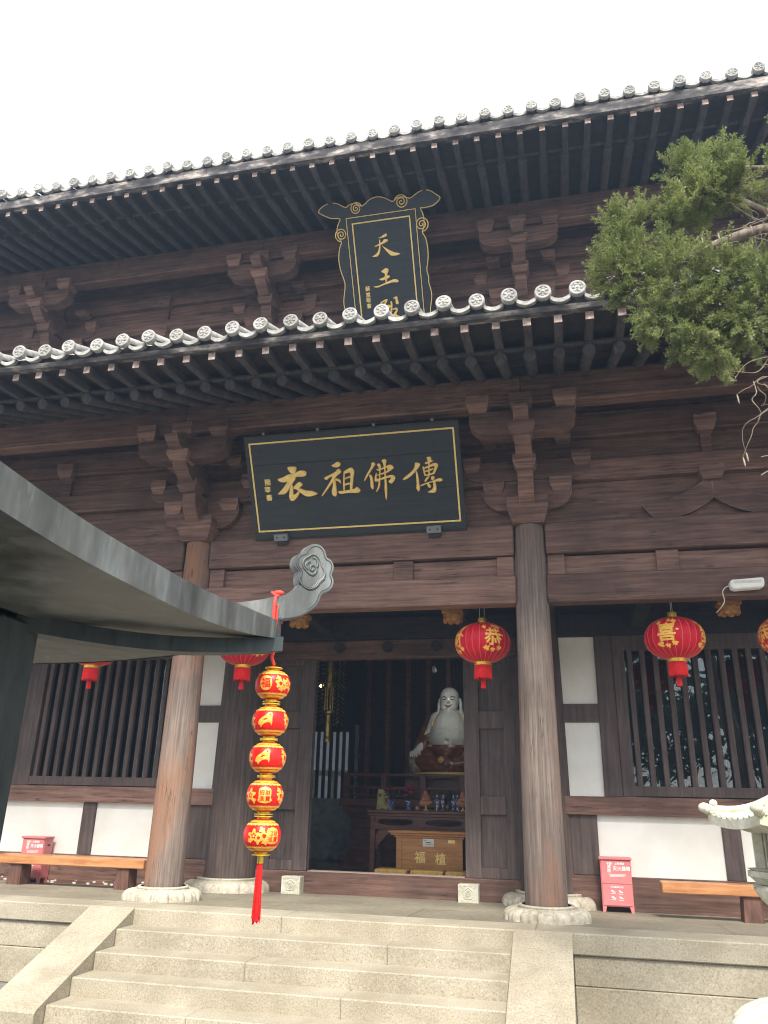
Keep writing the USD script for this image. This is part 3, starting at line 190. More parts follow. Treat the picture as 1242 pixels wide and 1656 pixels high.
# ------------------------------------------------------------------ materials
def tex(name, ramp, scale=(1, 1, 1), ns=5.0, detail=6.0, rough=.65, spec=.3, bump=.25, dist=.004, distort=0.0, vary=.2, big=None, metal=0.0, rough2=None, coat=0.0, trans=None, stain=None, wear=None, crack=None):
    """A procedural surface: stretched noise through a colour ramp, large blotches, per-object tone, fine relief."""
    N = {'geo': ('geometry', {}), 'map': ('mapping', {'scale': scale}), 'n': ('noise_texture', {'scale': ns, 'detail': detail, 'roughness': .62, 'distortion': distort}),
         'ramp': ('rgb_ramp', {'ramp': ramp}), 'info': ('object_info', {}), 'val': ('math', {'math_type': 'multiply_add', 'value2': vary, 'value3': 1-vary/2}),
         'hsv': ('hsv', {'hue': .5, 'saturation': 1.0, 'fac': 1.0}), 'bump': ('bump', {'strength': bump, 'distance': dist}),
         'p': ('principled_bsdf', {'roughness': rough, 'specular_ior_level': spec, 'metallic': metal, 'coat_weight': coat})}
    L = [('geo.position', 'map.vector'), ('map.vector', 'n.vector'), ('n.fac', 'ramp.fac'), ('info.random', 'val.value1'), ('val.value', 'hsv.value'), ('n.fac', 'bump.height'), ('bump.normal', 'p.normal')]
    col = 'ramp.color'
    if big:
        sc, c0, c1, fac = big
        N['n2'] = ('noise_texture', {'scale': sc, 'detail': 4.0, 'roughness': .6}); N['r2'] = ('rgb_ramp', {'ramp': [(.35, c0), (.68, c1)]})
        N['m2'] = ('mix', {'mix_type': 'multiply', 'fac': fac})
        L += [('geo.position', 'n2.vector'), ('n2.fac', 'r2.fac'), (col, 'm2.color1'), ('r2.color', 'm2.color2')]; col = 'm2.color'
    if stain:
        sc, ssc, c, lo, hi = stain
        N['sm'] = ('mapping', {'scale': ssc}); N['n3'] = ('noise_texture', {'scale': sc, 'detail': 7.0, 'roughness': .65}); N['r3'] = ('rgb_ramp', {'ramp': [(lo, (0, 0, 0)), (hi, (1, 1, 1))]})
        N['m3'] = ('mix', {'mix_type': 'mix', 'color2': c})
        L += [('geo.position', 'sm.vector'), ('sm.vector', 'n3.vector'), ('n3.fac', 'r3.fac'), ('r3.color', 'm3.fac'), (col, 'm3.color1')]; col = 'm3.color'
    if crack:                                                                   # dry splits along the grain
        N['cm'] = ('mapping', {'scale': crack}); N['n5'] = ('noise_texture', {'scale': 2.0, 'detail': 3.0, 'roughness': .5}); N['r5'] = ('rgb_ramp', {'ramp': [(.482, (0, 0, 0)), (.497, (1, 1, 1)), (.503, (1, 1, 1)), (.518, (0, 0, 0))]})
        N['n6'] = ('noise_texture', {'scale': 2.3, 'detail': 2.0}); N['r6'] = ('rgb_ramp', {'ramp': [(.5, (0, 0, 0)), (.62, (.85, .85, .85))]}); N['mc6'] = ('mix', {'mix_type': 'multiply', 'fac': 1.0}); N['m5'] = ('mix', {'mix_type': 'mix', 'color2': (.022, .017, .014)})
        L += [('geo.position', 'cm.vector'), ('cm.vector', 'n5.vector'), ('n5.fac', 'r5.fac'), ('geo.position', 'n6.vector'), ('n6.fac', 'r6.fac'), ('r5.color', 'mc6.color1'), ('r6.color', 'mc6.color2'), ('mc6.color', 'm5.fac'), (col, 'm5.color1')]; col = 'm5.color'
    if wear:                                                                    # rubbed, paler edges
        N['bev'] = ('bevel', {'samples': 4, 'radius': wear[0]}); N['dot'] = ('vector_math', {'math_type': 'dot_product'}); N['rw'] = ('rgb_ramp', {'ramp': [(.80, (1, 1, 1)), (.97, (0, 0, 0))]})
        N['n4'] = ('noise_texture', {'scale': 7.0, 'detail': 6.0}); N['r4'] = ('rgb_ramp', {'ramp': [(.46, (0, 0, 0)), (.64, (1, 1, 1))]}); N['mw'] = ('mix', {'mix_type': 'multiply', 'fac': 1.0}); N['m4'] = ('mix', {'mix_type': 'mix', 'color2': wear[1]})
        L += [('bev.bevel', 'dot.vector1'), ('geo.normal', 'dot.vector2'), ('dot.value', 'rw.fac'), ('geo.position', 'n4.vector'), ('n4.fac', 'r4.fac'), ('rw.color', 'mw.color1'), ('r4.color', 'mw.color2'), ('mw.color', 'm4.fac'), (col, 'm4.color1')]; col = 'm4.color'
    L += [(col, 'hsv.color'), ('hsv.color', 'p.base_color')]
    if rough2:
        N['rr'] = ('map_range', {'from_min': .3, 'from_max': .7, 'to_min': rough, 'to_max': rough2}); L += [('n.fac', 'rr.value'), ('rr.result', 'p.roughness')]
    out = 'p.BSDF'
    if trans:
        N['t'] = ('translucent_bsdf', {'color': trans}); N['mc'] = ('mix_closure', {'fac': .3}); L += [('p.BSDF', 'mc.closure1'), ('t.BSDF', 'mc.closure2')]; out = 'mc.closure'
    return usdkit.material(stage, '/World/Looks/'+name, N, L, surface=out)
def plain(name, col, rough=.5, spec=.4, metal=0.0, coat=0.0, emit=None, sheen=0.0):
    p = {'base_color': col, 'roughness': rough, 'specular_ior_level': spec, 'metallic': metal, 'coat_weight': coat, 'sheen_weight': sheen}
    if emit: p['emission_color'], p['emission_strength'] = emit
    return usdkit.material(stage, '/World/Looks/'+name, {'p': ('principled_bsdf', p)}, [], surface='p.BSDF')

WB0, WB1, WB2 = (.05, .027, .02), (.142, .081, .06), (.24, .15, .118)
wood_x = tex('brown_timber_along', [(.25, WB0), (.5, WB1), (.78, WB2)], scale=(.5, 9, 9), ns=2.6, detail=9, bump=.35, vary=.3, big=(.9, (.62, .6, .62), (1.2, 1.12, 1.08), .85), rough=.6, rough2=.8, stain=(2.4, (.22, 7, 7), (.27, .2, .165), .66, .8), crack=(.22, 6, 6), wear=(.016, (.38, .29, .24)))
wood_x_red = tex('reddish_timber_along', [(.25, (.078, .041, .031)), (.5, (.2, .115, .088)), (.8, (.315, .205, .165))], scale=(.5, 9, 9), ns=2.6, detail=9, bump=.35, vary=.5, big=(.8, (.65, .62, .6), (1.2, 1.15, 1.1), .8), rough=.62, rough2=.8, stain=(2.4, (.22, 7, 7), (.3, .215, .18), .66, .8), crack=(.22, 6, 6), wear=(.016, (.42, .31, .26)))
wood_z = tex('brown_timber_upright', [(.25, (.044, .032, .028)), (.5, (.098, .073, .064)), (.8, (.16, .124, .11))], scale=(9, 9, .5), ns=2.6, detail=9, bump=.3, vary=.18, big=(1.1, (.7, .68, .7), (1.15, 1.1, 1.08), .8), rough=.58, rough2=.78, wear=(.012, (.24, .19, .165)))
wood_end = tex('worn_timber_ends', [(.25, (.12, .075, .06)), (.5, (.24, .17, .14)), (.8, (.45, .38, .33))], scale=(4, 4, 4), ns=5, bump=.3, vary=.7, rough=.8)
wood_rafter = tex('dark_rafter_timber', [(.25, (.026, .024, .026)), (.5, (.056, .05, .053)), (.8, (.105, .092, .092))], scale=(9, 1.2, 4), ns=3, detail=8, bump=.35, vary=.4, rough=.7)
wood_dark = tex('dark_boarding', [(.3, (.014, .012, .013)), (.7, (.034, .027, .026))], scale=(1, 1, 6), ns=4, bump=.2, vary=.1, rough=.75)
col_wood = tex('weathered_column_timber', [(.22, (.062, .05, .044)), (.5, (.168, .137, .119)), (.8, (.29, .247, .216))], scale=(16, 16, .55), ns=2.2, detail=11, bump=.55, dist=.006, vary=.1,
               big=(.55, (.62, .58, .56), (1.15, 1.08, 1.02), .9), stain=(1.3, (1, 1, .3), (.235, .12, .075), .48, .74), rough=.72, rough2=.88, crack=(11, 11, .3))
col_wood_l = tex('weathered_column_timber_orange', [(.22, (.062, .05, .044)), (.5, (.168, .137, .119)), (.8, (.29, .247, .216))], scale=(16, 16, .55), ns=2.2, detail=11, bump=.55, dist=.006, vary=.1,
               big=(.55, (.62, .58, .56), (1.15, 1.08, 1.02), .9), stain=(1.15, (1.5, 1.5, .42), (.235, .118, .068), .42, .62), rough=.72, rough2=.88, crack=(11, 11, .3))
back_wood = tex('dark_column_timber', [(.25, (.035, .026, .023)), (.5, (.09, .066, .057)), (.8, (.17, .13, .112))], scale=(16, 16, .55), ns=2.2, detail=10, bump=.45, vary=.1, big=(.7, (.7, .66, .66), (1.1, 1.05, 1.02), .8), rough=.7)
band_board = tex('peeling_eave_board', [(.35, (.022, .02, .022)), (.5, (.075, .068, .068)), (.58, (.2, .18, .165)), (.68, (.5, .44, .37))], scale=(1.2, 3, 3.5), ns=2.1, detail=10, bump=.3, vary=.1, rough=.8)
plaster = tex('white_plaster', [(.3, (.7, .68, .62)), (.6, (.79, .775, .725))], ns=1.6, detail=8, bump=.08, vary=.04, big=(.7, (.9, .885, .84), (1, 1, 1), .8), rough=.9, spec=.15, stain=(1.9, (1, 1, .45), (.6, .565, .48), .6, .88))
stone = tex('beige_granite', [(.28, (.2, .176, .132)), (.45, (.335, .3, .232)), (.6, (.395, .358, .282)), (.75, (.51, .472, .39))], scale=(1, 1, 1), ns=58, detail=7, bump=.5, dist=.006, vary=.1, big=(1.3, (.72, .69, .62), (1.08, 1.07, 1.05), .75), stain=(1.7, (1, 1, 2.5), (.22, .195, .142), .52, .82), rough=.9, spec=.2)
stone_carved = tex('carved_grey_stone', [(.3, (.33, .3, .24)), (.6, (.5, .465, .385)), (.8, (.6, .57, .49))], ns=22, detail=7, bump=.35, vary=.08, big=(2.2, (.65, .62, .55), (1.06, 1.05, 1.02), .8), rough=.88, spec=.2)
stone_white = tex('white_carved_stone', [(.3, (.42, .4, .33)), (.6, (.6, .58, .51)), (.8, (.7, .69, .63))], ns=18, detail=7, bump=.3, vary=.05, big=(3, (.78, .76, .6), (1.05, 1.05, 1.03), .75), rough=.85, spec=.2)
paving = tex('grey_paving', [(.3, (.185, .168, .128)), (.6, (.26, .236, .184)), (.8, (.32, .295, .24))], ns=14, detail=8, bump=.2, vary=.12, big=(.9, (.72, .7, .66), (1.12, 1.1, 1.05), .85), rough=.62, spec=.3)
tile_m = tex('grey_roof_tile', [(.3, (.2, .197, .188)), (.5, (.36, .353, .335)), (.8, (.56, .55, .525))], ns=16, detail=7, bump=.45, vary=.22, big=(2.4, (.6, .58, .54), (1.12, 1.12, 1.1), .7), rough=.85, spec=.2)
tile_d = tex('dark_roof_tile', [(.3, (.06, .06, .062)), (.7, (.15, .15, .15))], ns=9, bump=.3, vary=.1, rough=.85)
lacquer = tex('black_board_lacquer', [(.3, (.013, .017, .02)), (.7, (.024, .03, .034))], scale=(.6, 6, 6), ns=3, bump=.06, vary=.05, rough=.36, spec=.45)
gold = tex('gold_leaf', [(.3, (.72, .46, .12)), (.7, (.92, .7, .27))], ns=30, bump=.25, vary=.03, metal=.2, rough=.4, spec=.5)
bronze = tex('weathered_bronze', [(.28, (.06, .06, .056)), (.5, (.128, .132, .126)), (.72, (.235, .245, .235))], scale=(2.2, 2.2, .55), ns=3.0, detail=9, bump=.25, vary=.05, metal=.35, rough=.42, rough2=.62, spec=.5, big=(2.2, (.72, .7, .64), (1.12, 1.14, 1.13), .8), stain=(3.4, (2.5, 2.5, .6), (.27, .335, .3), .6, .85))
bronze_d = tex('dark_bronze', [(.3, (.028, .037, .038)), (.7, (.065, .082, .08))], scale=(3, 3, .8), ns=4, detail=8, bump=.2, vary=.05, metal=.3, rough=.5)
red_silk = tex('red_lantern_cloth', [(.3, (.62, .004, .022)), (.7, (.76, .007, .032))], ns=40, bump=.06, vary=.05, rough=.5, spec=.35, trans=(.7, .006, .02))
red_bright = tex('red_print_cloth', [(.3, (.7, .008, .006)), (.7, (.8, .014, .008))], ns=30, bump=.05, vary=.05, rough=.42, spec=.4)
tassel_m = tex('red_tassel_thread', [(.3, (.45, .006, .008)), (.7, (.75, .02, .018))], scale=(60, 60, 2), ns=6, bump=.5, vary=.05, rough=.6)
rib_m = plain('pale_rib_thread', (.8, .25, .2), .5)
gold_print = tex('gold_print', [(.3, (.72, .3, .03)), (.7, (.9, .55, .1))], ns=60, bump=.1, vary=.03, rough=.5, spec=.5)
ball_print = tex('orange_gold_print', [(.3, (.8, .27, .03)), (.55, (.88, .42, .07)), (.75, (.92, .62, .16))], ns=70, bump=.1, vary=.03, rough=.45, spec=.5)
gold_bead = tex('gold_plastic', [(.3, (.5, .28, .02)), (.7, (.85, .58, .06))], ns=40, bump=.1, vary=.03, metal=.35, rough=.35)
cord_m = plain('white_cord', (.62, .6, .5), .7)
cord_red = plain('red_cord', (.75, .05, .035), .6)
box_red = tex('red_enamel', [(.3, (.55, .16, .16)), (.7, (.62, .195, .195))], ns=6, bump=.04, vary=.05, big=(3, (.9, .9, .9), (1.06, 1.05, 1.05), .6), rough=.4, spec=.45)
print_white = plain('white_print', (.78, .74, .72), .6)
bench_top = tex('orange_bench_timber', [(.25, (.24, .09, .03)), (.5, (.42, .19, .075)), (.8, (.56, .3, .14))], scale=(.8, 9, 9), ns=2.4, detail=8, bump=.2, vary=.12, rough=.42, spec=.4, big=(2.2, (.75, .7, .66), (1.1, 1.08, 1.05), .7))
bench_leg = tex('brown_bench_timber', [(.3, (.06, .028, .02)), (.7, (.17, .085, .06))], scale=(6, 6, 1), ns=3, bump=.25, vary=.2, rough=.6)
carved_gold = tex('carved_honey_wood', [(.3, (.22, .09, .02)), (.7, (.45, .22, .06))], ns=9, bump=.4, vary=.1, rough=.45)
box_wood = tex('honey_cabinet_wood', [(.25, (.3, .115, .03)), (.5, (.46, .2, .055)), (.8, (.58, .3, .1))], scale=(1, 5, 9), ns=2.4, detail=8, bump=.1, vary=.06, rough=.35, spec=.45)
altar_wood = tex('red_brown_altar_wood', [(.3, (.075, .022, .012)), (.7, (.21, .075, .042))], scale=(1, 4, 8), ns=2.5, detail=8, bump=.12, vary=.1, rough=.38, spec=.45)
porcelain = tex('white_porcelain', [(.3, (.62, .65, .62)), (.7, (.7, .73, .7))], ns=3, bump=.02, vary=.02, rough=.2, spec=.5)
robe_m = tex('brown_glazed_robe', [(.3, (.075, .018, .008)), (.55, (.16, .045, .018)), (.78, (.32, .17, .04))], ns=8, detail=7, bump=.4, vary=.05, rough=.25, spec=.5)
cloth_gold = tex('gold_brocade', [(.3, (.2, .12, .03)), (.55, (.36, .23, .06)), (.75, (.42, .2, .09))], ns=22, bump=.2, vary=.1, rough=.6)
grass_m = tex('grass_blade', [(.3, (.05, .1, .02)), (.7, (.11, .17, .04))], ns=8, vary=.2, rough=.6, trans=(.15, .25, .04))
leaf_m = tex('juniper_leaf', [(.28, (.078, .103, .038)), (.5, (.22, .252, .108)), (.74, (.43, .45, .22))], ns=5.5, detail=6, bump=0.0, vary=.1, big=(3.2, (.5, .56, .5), (1.3, 1.22, 1.1), .85), rough=.65, spec=.25, trans=(.3, .36, .1))
leaf_dark = tex('far_tree_leaf', [(.3, (.025, .045, .016)), (.7, (.07, .105, .035))], ns=1.5, bump=0.0, vary=.2, rough=.6, trans=(.06, .1, .02))
bark = tex('grey_bark', [(.3, (.09, .07, .055)), (.7, (.27, .22, .175))], scale=(5, 5, 1.2), ns=5, bump=.6, dist=.01, vary=.1, rough=.9)
vine_m = tex('dry_pale_stem', [(.3, (.2, .155, .105)), (.7, (.42, .35, .26))], ns=14, bump=.2, vary=.2, rough=.85)
lamp_white = plain('white_lamp_housing', (.72, .71, .66), .4)
grey_metal = plain('grey_metal', (.19, .2, .21), .45, metal=.3)
black_metal = plain('black_metal', (.02, .02, .022), .45)
paper = plain('white_paper', (.7, .68, .62), .7)
ink = plain('dark_ink', (.03, .03, .03), .7)
peach = tex('peach_skin', [(.3, (.5, .19, .1)), (.7, (.62, .33, .2))], ns=20, bump=.05, vary=.2, rough=.5)
flower_m = plain('pink_petal', (.6, .025, .2), .55)
flower_red = plain('red_petal', (.28, .015, .03), .55)
blue_china = tex('blue_and_white_china', [(.42, (.6, .62, .66)), (.5, (.06, .08, .28))], ns=26, bump=0.0, vary=.05, rough=.2, spec=.5)
brass = tex('old_brass', [(.3, (.2, .13, .03)), (.7, (.42, .3, .08))], ns=14, bump=.2, vary=.05, metal=.8, rough=.35)
bulb_m = plain('lit_bulb', (1, .7, .35), .3, emit=((1, .55, .18), 9.0))
grey_wall = tex('grey_render', [(.3, (.3, .33, .35)), (.7, (.4, .43, .45))], ns=2, bump=.1, vary=.05, rough=.9)
ground_m = tex('court_paving', [(.3, (.14, .135, .12)), (.6, (.205, .198, .178)), (.8, (.25, .24, .215))], ns=12, detail=8, bump=.2, vary=.05, big=(.5, (.75, .74, .7), (1.08, 1.08, 1.06), .8), rough=.85)
flake = plain('peeled_white_patch', (.6, .57, .52), .9)
glass = usdkit.material(stage, '/World/Looks/window_glass', {'f': ('fresnel', {'IOR': 1.7}), 't': ('transparent_bsdf', {'color': (.72, .78, .78)}), 'g': ('glossy_bsdf', {'color': (.9, .95, .95), 'roughness': 0.01}), 'm': ('mix_closure', {})},
                        [('f.fac', 'm.fac'), ('t.BSDF', 'm.closure1'), ('g.BSDF', 'm.closure2')], surface='m.closure')
# ------------------------------------------------------------------ ground, terrace, steps
GZ = -0.774
ground = structure('ground', 'pale paved court in front of the steps')
part('paving_base', grid(lambda u, v: (-58+116*u, -58+116*v, GZ-.02), 8, 8), ground_m, ground)
for i in range(-5, 3):                                                        # the court's slabs near the steps
    for j in range(4):
        x0, y1 = i*1.3-.2+.4*(j % 2), -2.2-j*.95
        part('court_slab', box(x0+.006, x0+1.294, y1-.944, y1, GZ-.05, GZ+rng.uniform(-.003, .002), .005), ground_m, ground)
HAZE = 0.0021
if HAZE:
    hz = usdkit.material(stage, '/World/Looks/thin_haze', {'v': ('principled_volume', {'color': (.55, .74, 1.0), 'density': HAZE, 'anisotropy': .3})}, [], volume='v.volume')
    tag(part('haze', trimesh.creation.box(bounds=[(-60, -60, -2.0), (60, 60, 16.5)]), hz), kind='stuff')
def floor_z(y): return max(0.0, .087-.087*(y+.5)/2.4) if y > -.5 else .087
terrace = structure('terrace', 'raised stone terrace the hall stands on')
part('core', join(box(-16, 7, -.85, 14, GZ-.1, -.13, .01)), paving, terrace)
def floor_piece(x0, x1, y0, y1, m, name, dz=0.0):
    v = [(x0, y0), (x1, y0), (x1, y1), (x0, y1)]
    top = [(x, y, floor_z(y)+dz) for x, y in v]; bot = [(x, y, floor_z(y)-.14) for x, y in v]
    part(name, _hull(top+bot), m, terrace)
xs = [-16, -13.4, -10.9, -8.6, -6.9, -5.39]
for a, b in zip(xs, xs[1:]): part('edge_stone', box(a+.001, b-.001, -1.05, -.5, -.118, .087, .012), stone, terrace)
for a, b in ((-5.386, -2.95), (-2.95, -.1)): part('edge_stone', box(a+.001, b-.001, -1.05, -.5, -.118, .087, .012), stone, terrace)
for a, b in ((-.1, 2.5), (2.5, 4.9), (4.9, 7.2)): part('edge_stone', box(a+.001, b-.001, -1.05, -.5, -.118, .087, .012), stone, terrace)
for k in range(13):
    a = -16+k*1.8
    floor_piece(a+.002, a+1.798, -.497, .7, paving, 'paving_slab', rng.uniform(-.0015, .0015))
    floor_piece(a-.6+.002, a+1.198, .703, 1.9, paving, 'paving_slab', rng.uniform(-.0015, .0015))
    floor_piece(a+.002, a+1.798, 1.903, 3.1, paving, 'paving_slab', rng.uniform(-.0015, .0015))
for a, b in ((-14, -11.2), (-11.2, -8.5), (-8.5, -5.4), (.29, 2.6), (2.6, 4.8), (4.8, 7.1)):
    part('facing_stone', box(a+.001, b-.001, -1.01, -.6, -.405, -.122, .008), stone, terrace)
for a, b in ((-14, -10.2), (-10.2, -7.6), (-7.6, -5.4), (.29, 2.75), (2.75, 4.6), (4.6, 7.1)):
    part('facing_stone', box(a+.001, b-.001, -1.025, -.6, -.79, -.409, .008), stone, terrace)

steps = thing('stone_steps', 'flight of five beige granite steps up to the terrace', 'steps', (0, 0, 0))
zs = [.087, -.085, -.257, -.43, -.602]
cuts = [[], [-1.62], [-3.05], [-1.9], [-3.3]]
for i in range(1, 5):
    y1, y0 = -1.05-.385*(i-1)+.01, -1.05-.385*i
    e = [-4.795, *cuts[i], -.325]
    for a, b in zip(e, e[1:]):
        part('step_stone', box(a+.0008, b-.0008, y0-rng.uniform(0, .003), y1, zs[i]-.185, zs[i]+rng.uniform(-.002, .002), .011), stone, steps)
part('step_stone', box(-4.795, -.325, -1.05-.385*4-.36, -1.05-.385*4+.01, GZ-.1, GZ+.004, .011), stone, steps)
def ramp(x0, x1, label):
    t = thing('ramp_stone', label, 'ramp stone', (0, 0, 0))
    g = prism([(-1.046, .092), (-2.72, -.62), (-2.75, -.65), (-2.75, GZ-.05), (-1.046, GZ-.05)], 'x', x0, x1)
    part('sloping_slab', g, stone, t)
ramp(-5.388, -4.80, 'sloping granite side slab left of the steps')
ramp(-.32, .288, 'sloping granite side slab right of the steps below the right column')
wd = []
for k in range(90):
    x, y = -4.45+rng.gauss(0, .16), -2.93+rng.gauss(0, .02); h = rng.uniform(.02, .06); a = rng.uniform(0, 6.3)
    wd.append(tube([(x, y, GZ), (x+.3*h*math.cos(a), y+.3*h*math.sin(a), GZ+.6*h), (x+.8*h*math.cos(a), y+.8*h*math.sin(a), GZ+h)], [.0022, .0018, .0004], 3, False))
tag(part('grass_tuft', join(wd), grass_m), 'small green grass tuft at the foot of the steps', 'grass', kind='stuff')

# ------------------------------------------------------------------ the hall
hall = thing('temple_hall', 'dark timber two-roofed temple hall with bracketed eaves and open doorway', 'temple')
BAYS = [(-10, -5), (-5, 0), (0, 5)]
def lotus_base(r, rt, h, z0, c):
    n = 168; k = 14
    ra, hb = rt+.022, h-.04
    prof = [(rt*.9, h+.004), (rt, h+.004), (rt+.012, h-.01), (rt+.006, h-.03), (ra, hb)]+[(ra+(r-ra)*math.sin(i/9*PI/2)**.9, hb*math.cos(i/9*PI/2)**.8+.012) for i in range(1, 10)]+[(r*.985, -.02)]
    def mod(th, rr, zz, i):
        t = ((th/(2*PI)*k) % 1)*2-1; b = np.sqrt(np.maximum(0, 1-np.abs(t)**3.2)); w = np.clip((i-4)/8, 0, 1)*(i < 14)
        mid = np.exp(-((t/.22)**2))
        return rr-w*.085*(1-b)-.012*w*mid, zz+w*(.026*b-.018)-.012*w*mid
    return lathe(prof, n, (c[0], c[1], z0), mod)
def column(x, y, rb, rt, z0, z1, mat, name, lb):
    pr = []
    for i in range(13):
        t = i/12; r = rb+(rt-rb)*(t**1.25); pr.append((r, z0+(z1-z0)*t))
    def mod(th, rr, zz, i): return rr*(1+.006*np.sin(3*th+x)+.004*np.sin(7*th+i)), zz
    c = part(name, lathe(pr+[(0.001, z1)], 40, (x, y, 0), mod), mat, hall, True, lb)
    return c
for x in (-10, -5, 0, 5):
    column(x, 0, .252, .208, .2, 5.07, col_wood_l if x == -5 else col_wood, 'column', {-5: 'front column patched orange and grey left of the doorway', 0: 'pale weathered front column right of the doorway'}.get(x))
    part('column_base', lotus_base(.52, .325, .15, .087, (x, 0)), stone_carved, hall, 40)
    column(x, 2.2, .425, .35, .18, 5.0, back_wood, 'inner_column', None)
    part('inner_column_base', lotus_base(.72, .5, .19, .0, (x, 2.2)), stone_carved, hall, 40)
# front beams between the columns, each bay
for bi, (a, b) in enumerate(BAYS):
    x0, x1 = a+.205, b-.205
    lo, hi = x0+.01, x1-.01
    part('architrave', box(lo, hi, -.12, .15, 4.584, 5.024, .018), wood_x_red if bi == 1 else wood_x, hall)
    part('lower_beam', box(lo-.012, hi+.012, -.125, .16, 3.90, 4.282, .02), wood_x_red if bi == 1 else wood_x, hall)
    part('frieze_board', box(lo, hi, .0, .06, 4.282, 4.56, .004), wood_x_red, hall)
    for k, c in enumerate((a+.345, a+1.79, b-1.79, b-.345)):
        part('frieze_block', box(c-(.115 if k in (0, 3) else .14), c+(.115 if k in (0, 3) else .14), -.055, .05, 4.286, 4.575, .006), wood_x_red, hall)
    part('gap_board', box(lo, hi, .05, .09, 4.55, 4.60, .002), wood_dark, hall)
    # beams running back to the wall over the carved pendants
    for c in (a+1.5, b-1.5) if bi != 1 else (-3.48, -1.15):
        part('cross_beam', box(c-.1, c+.1, .17, 1.95, 3.965, 4.2, .01), wood_dark, hall)
def block(x, y, z, wt, wb, h, d=None, ear=.5):
    """A bearing block: square above, flared below."""
    d = wt if d is None else d; k = d/wt*wb
    v = [(x+sx*wt/2, y+sy*d/2, z+h) for sx in (-1, 1) for sy in (-1, 1)]+[(x+sx*wt/2, y+sy*d/2, z+h*(1-ear)) for sx in (-1, 1) for sy in (-1, 1)]
    w = [(x+sx*(wt*.42+wb*.08), y+sy*(d*.42+k*.08), z+h*(1-ear)*.45) for sx in (-1, 1) for sy in (-1, 1)]
    lo = [(x+sx*wb/2, y+sy*k/2, z) for sx in (-1, 1) for sy in (-1, 1)]
    m1 = _hull(v+lo)
    return m1
def arm(L, h, x, z, ya, yb, cut=.34):
    """A bracket arm along the facade with rounded lower ends."""
    p = [(-L, h), (-L, h*.62)]
    for i in range(1, 7): t = i/7*PI/2; p.append((-L+cut*L*(1-math.cos(t)), h*.62*(1-math.sin(t))))
    p += [(-L*(1-cut), 0)]; p = [(x+u, z+v) for u, v in p]+[(2*x-(x+u), z+v) for u, v in p[::-1]]
    return prism(p, 'y', ya, yb)
def bracket(x, Y, Z, plaque=False):
    b = part('bracket_set', block(x, Y, Z+5.0, .56, .42, .365, .62, .42), wood_x, hall)
    sub = lambda n, m, mt=wood_x: part(n, m, mt, b)
    sub('wall_arm', arm(.62, .44, x, Z+5.235, Y-.11, Y+.1, .5))
    for s in (-1, 1):
        sub('small_block', block(x+s*.47, Y-.03, Z+5.50, .3, .22, .19, .26), wood_x_red)
        sub('small_block', block(x+s*.775, Y-.03, Z+5.86, .26, .18, .215, .26), wood_x_red)
        sub('small_block', block(x+s*.52, Y-.12, Z+6.24, .26, .18, .13, .26), wood_x_red)
    sub('wall_arm', arm(.9, .3, x, Z+5.69, Y-.112, Y+.1, .3))
    sub('projecting_arm', prism([(Y+.4, Z+5.24), (Y-.28, Z+5.25), (Y-.4, Z+5.30), (Y-.49, Z+5.39), (Y-.545, Z+5.5), (Y-.56, Z+5.68), (Y+.4, Z+5.68)], 'x', x-.105, x+.105))
    sub('small_block', block(x, Y-.52, Z+5.65, .31, .23, .2, .3), wood_x)
    sub('projecting_arm', prism([(Y+.5, Z+5.75), (Y-.58, Z+5.75), (Y-.76, Z+5.80), (Y-.92, Z+5.90), (Y-.99, Z+6.0), (Y-1.0, Z+6.12), (Y+.5, Z+6.12)], 'x', x-.108, x+.108))
    sub('small_block', block(x, Y-.9, Z+5.99, .34, .24, .16, .34), wood_x_red)
    sub('outer_arm', arm(.71, .345, x, Z+6.025, Y-.96, Y-.74, .46))
    sub('nose', prism([(Y-.5, Z+6.14), (Y-1.16, Z+6.14), (Y-1.30, Z+6.24), (Y-1.31, Z+6.28), (Y-1.08, Z+6.41), (Y-.5, Z+6.41)], 'x', x-.098, x+.098))
    for s in (-1, 0, 1):
        sub('small_block', block(x+s*.585, Y-.855, Z+6.37, .31, .22, .235, .34), wood_x_red)
    return b
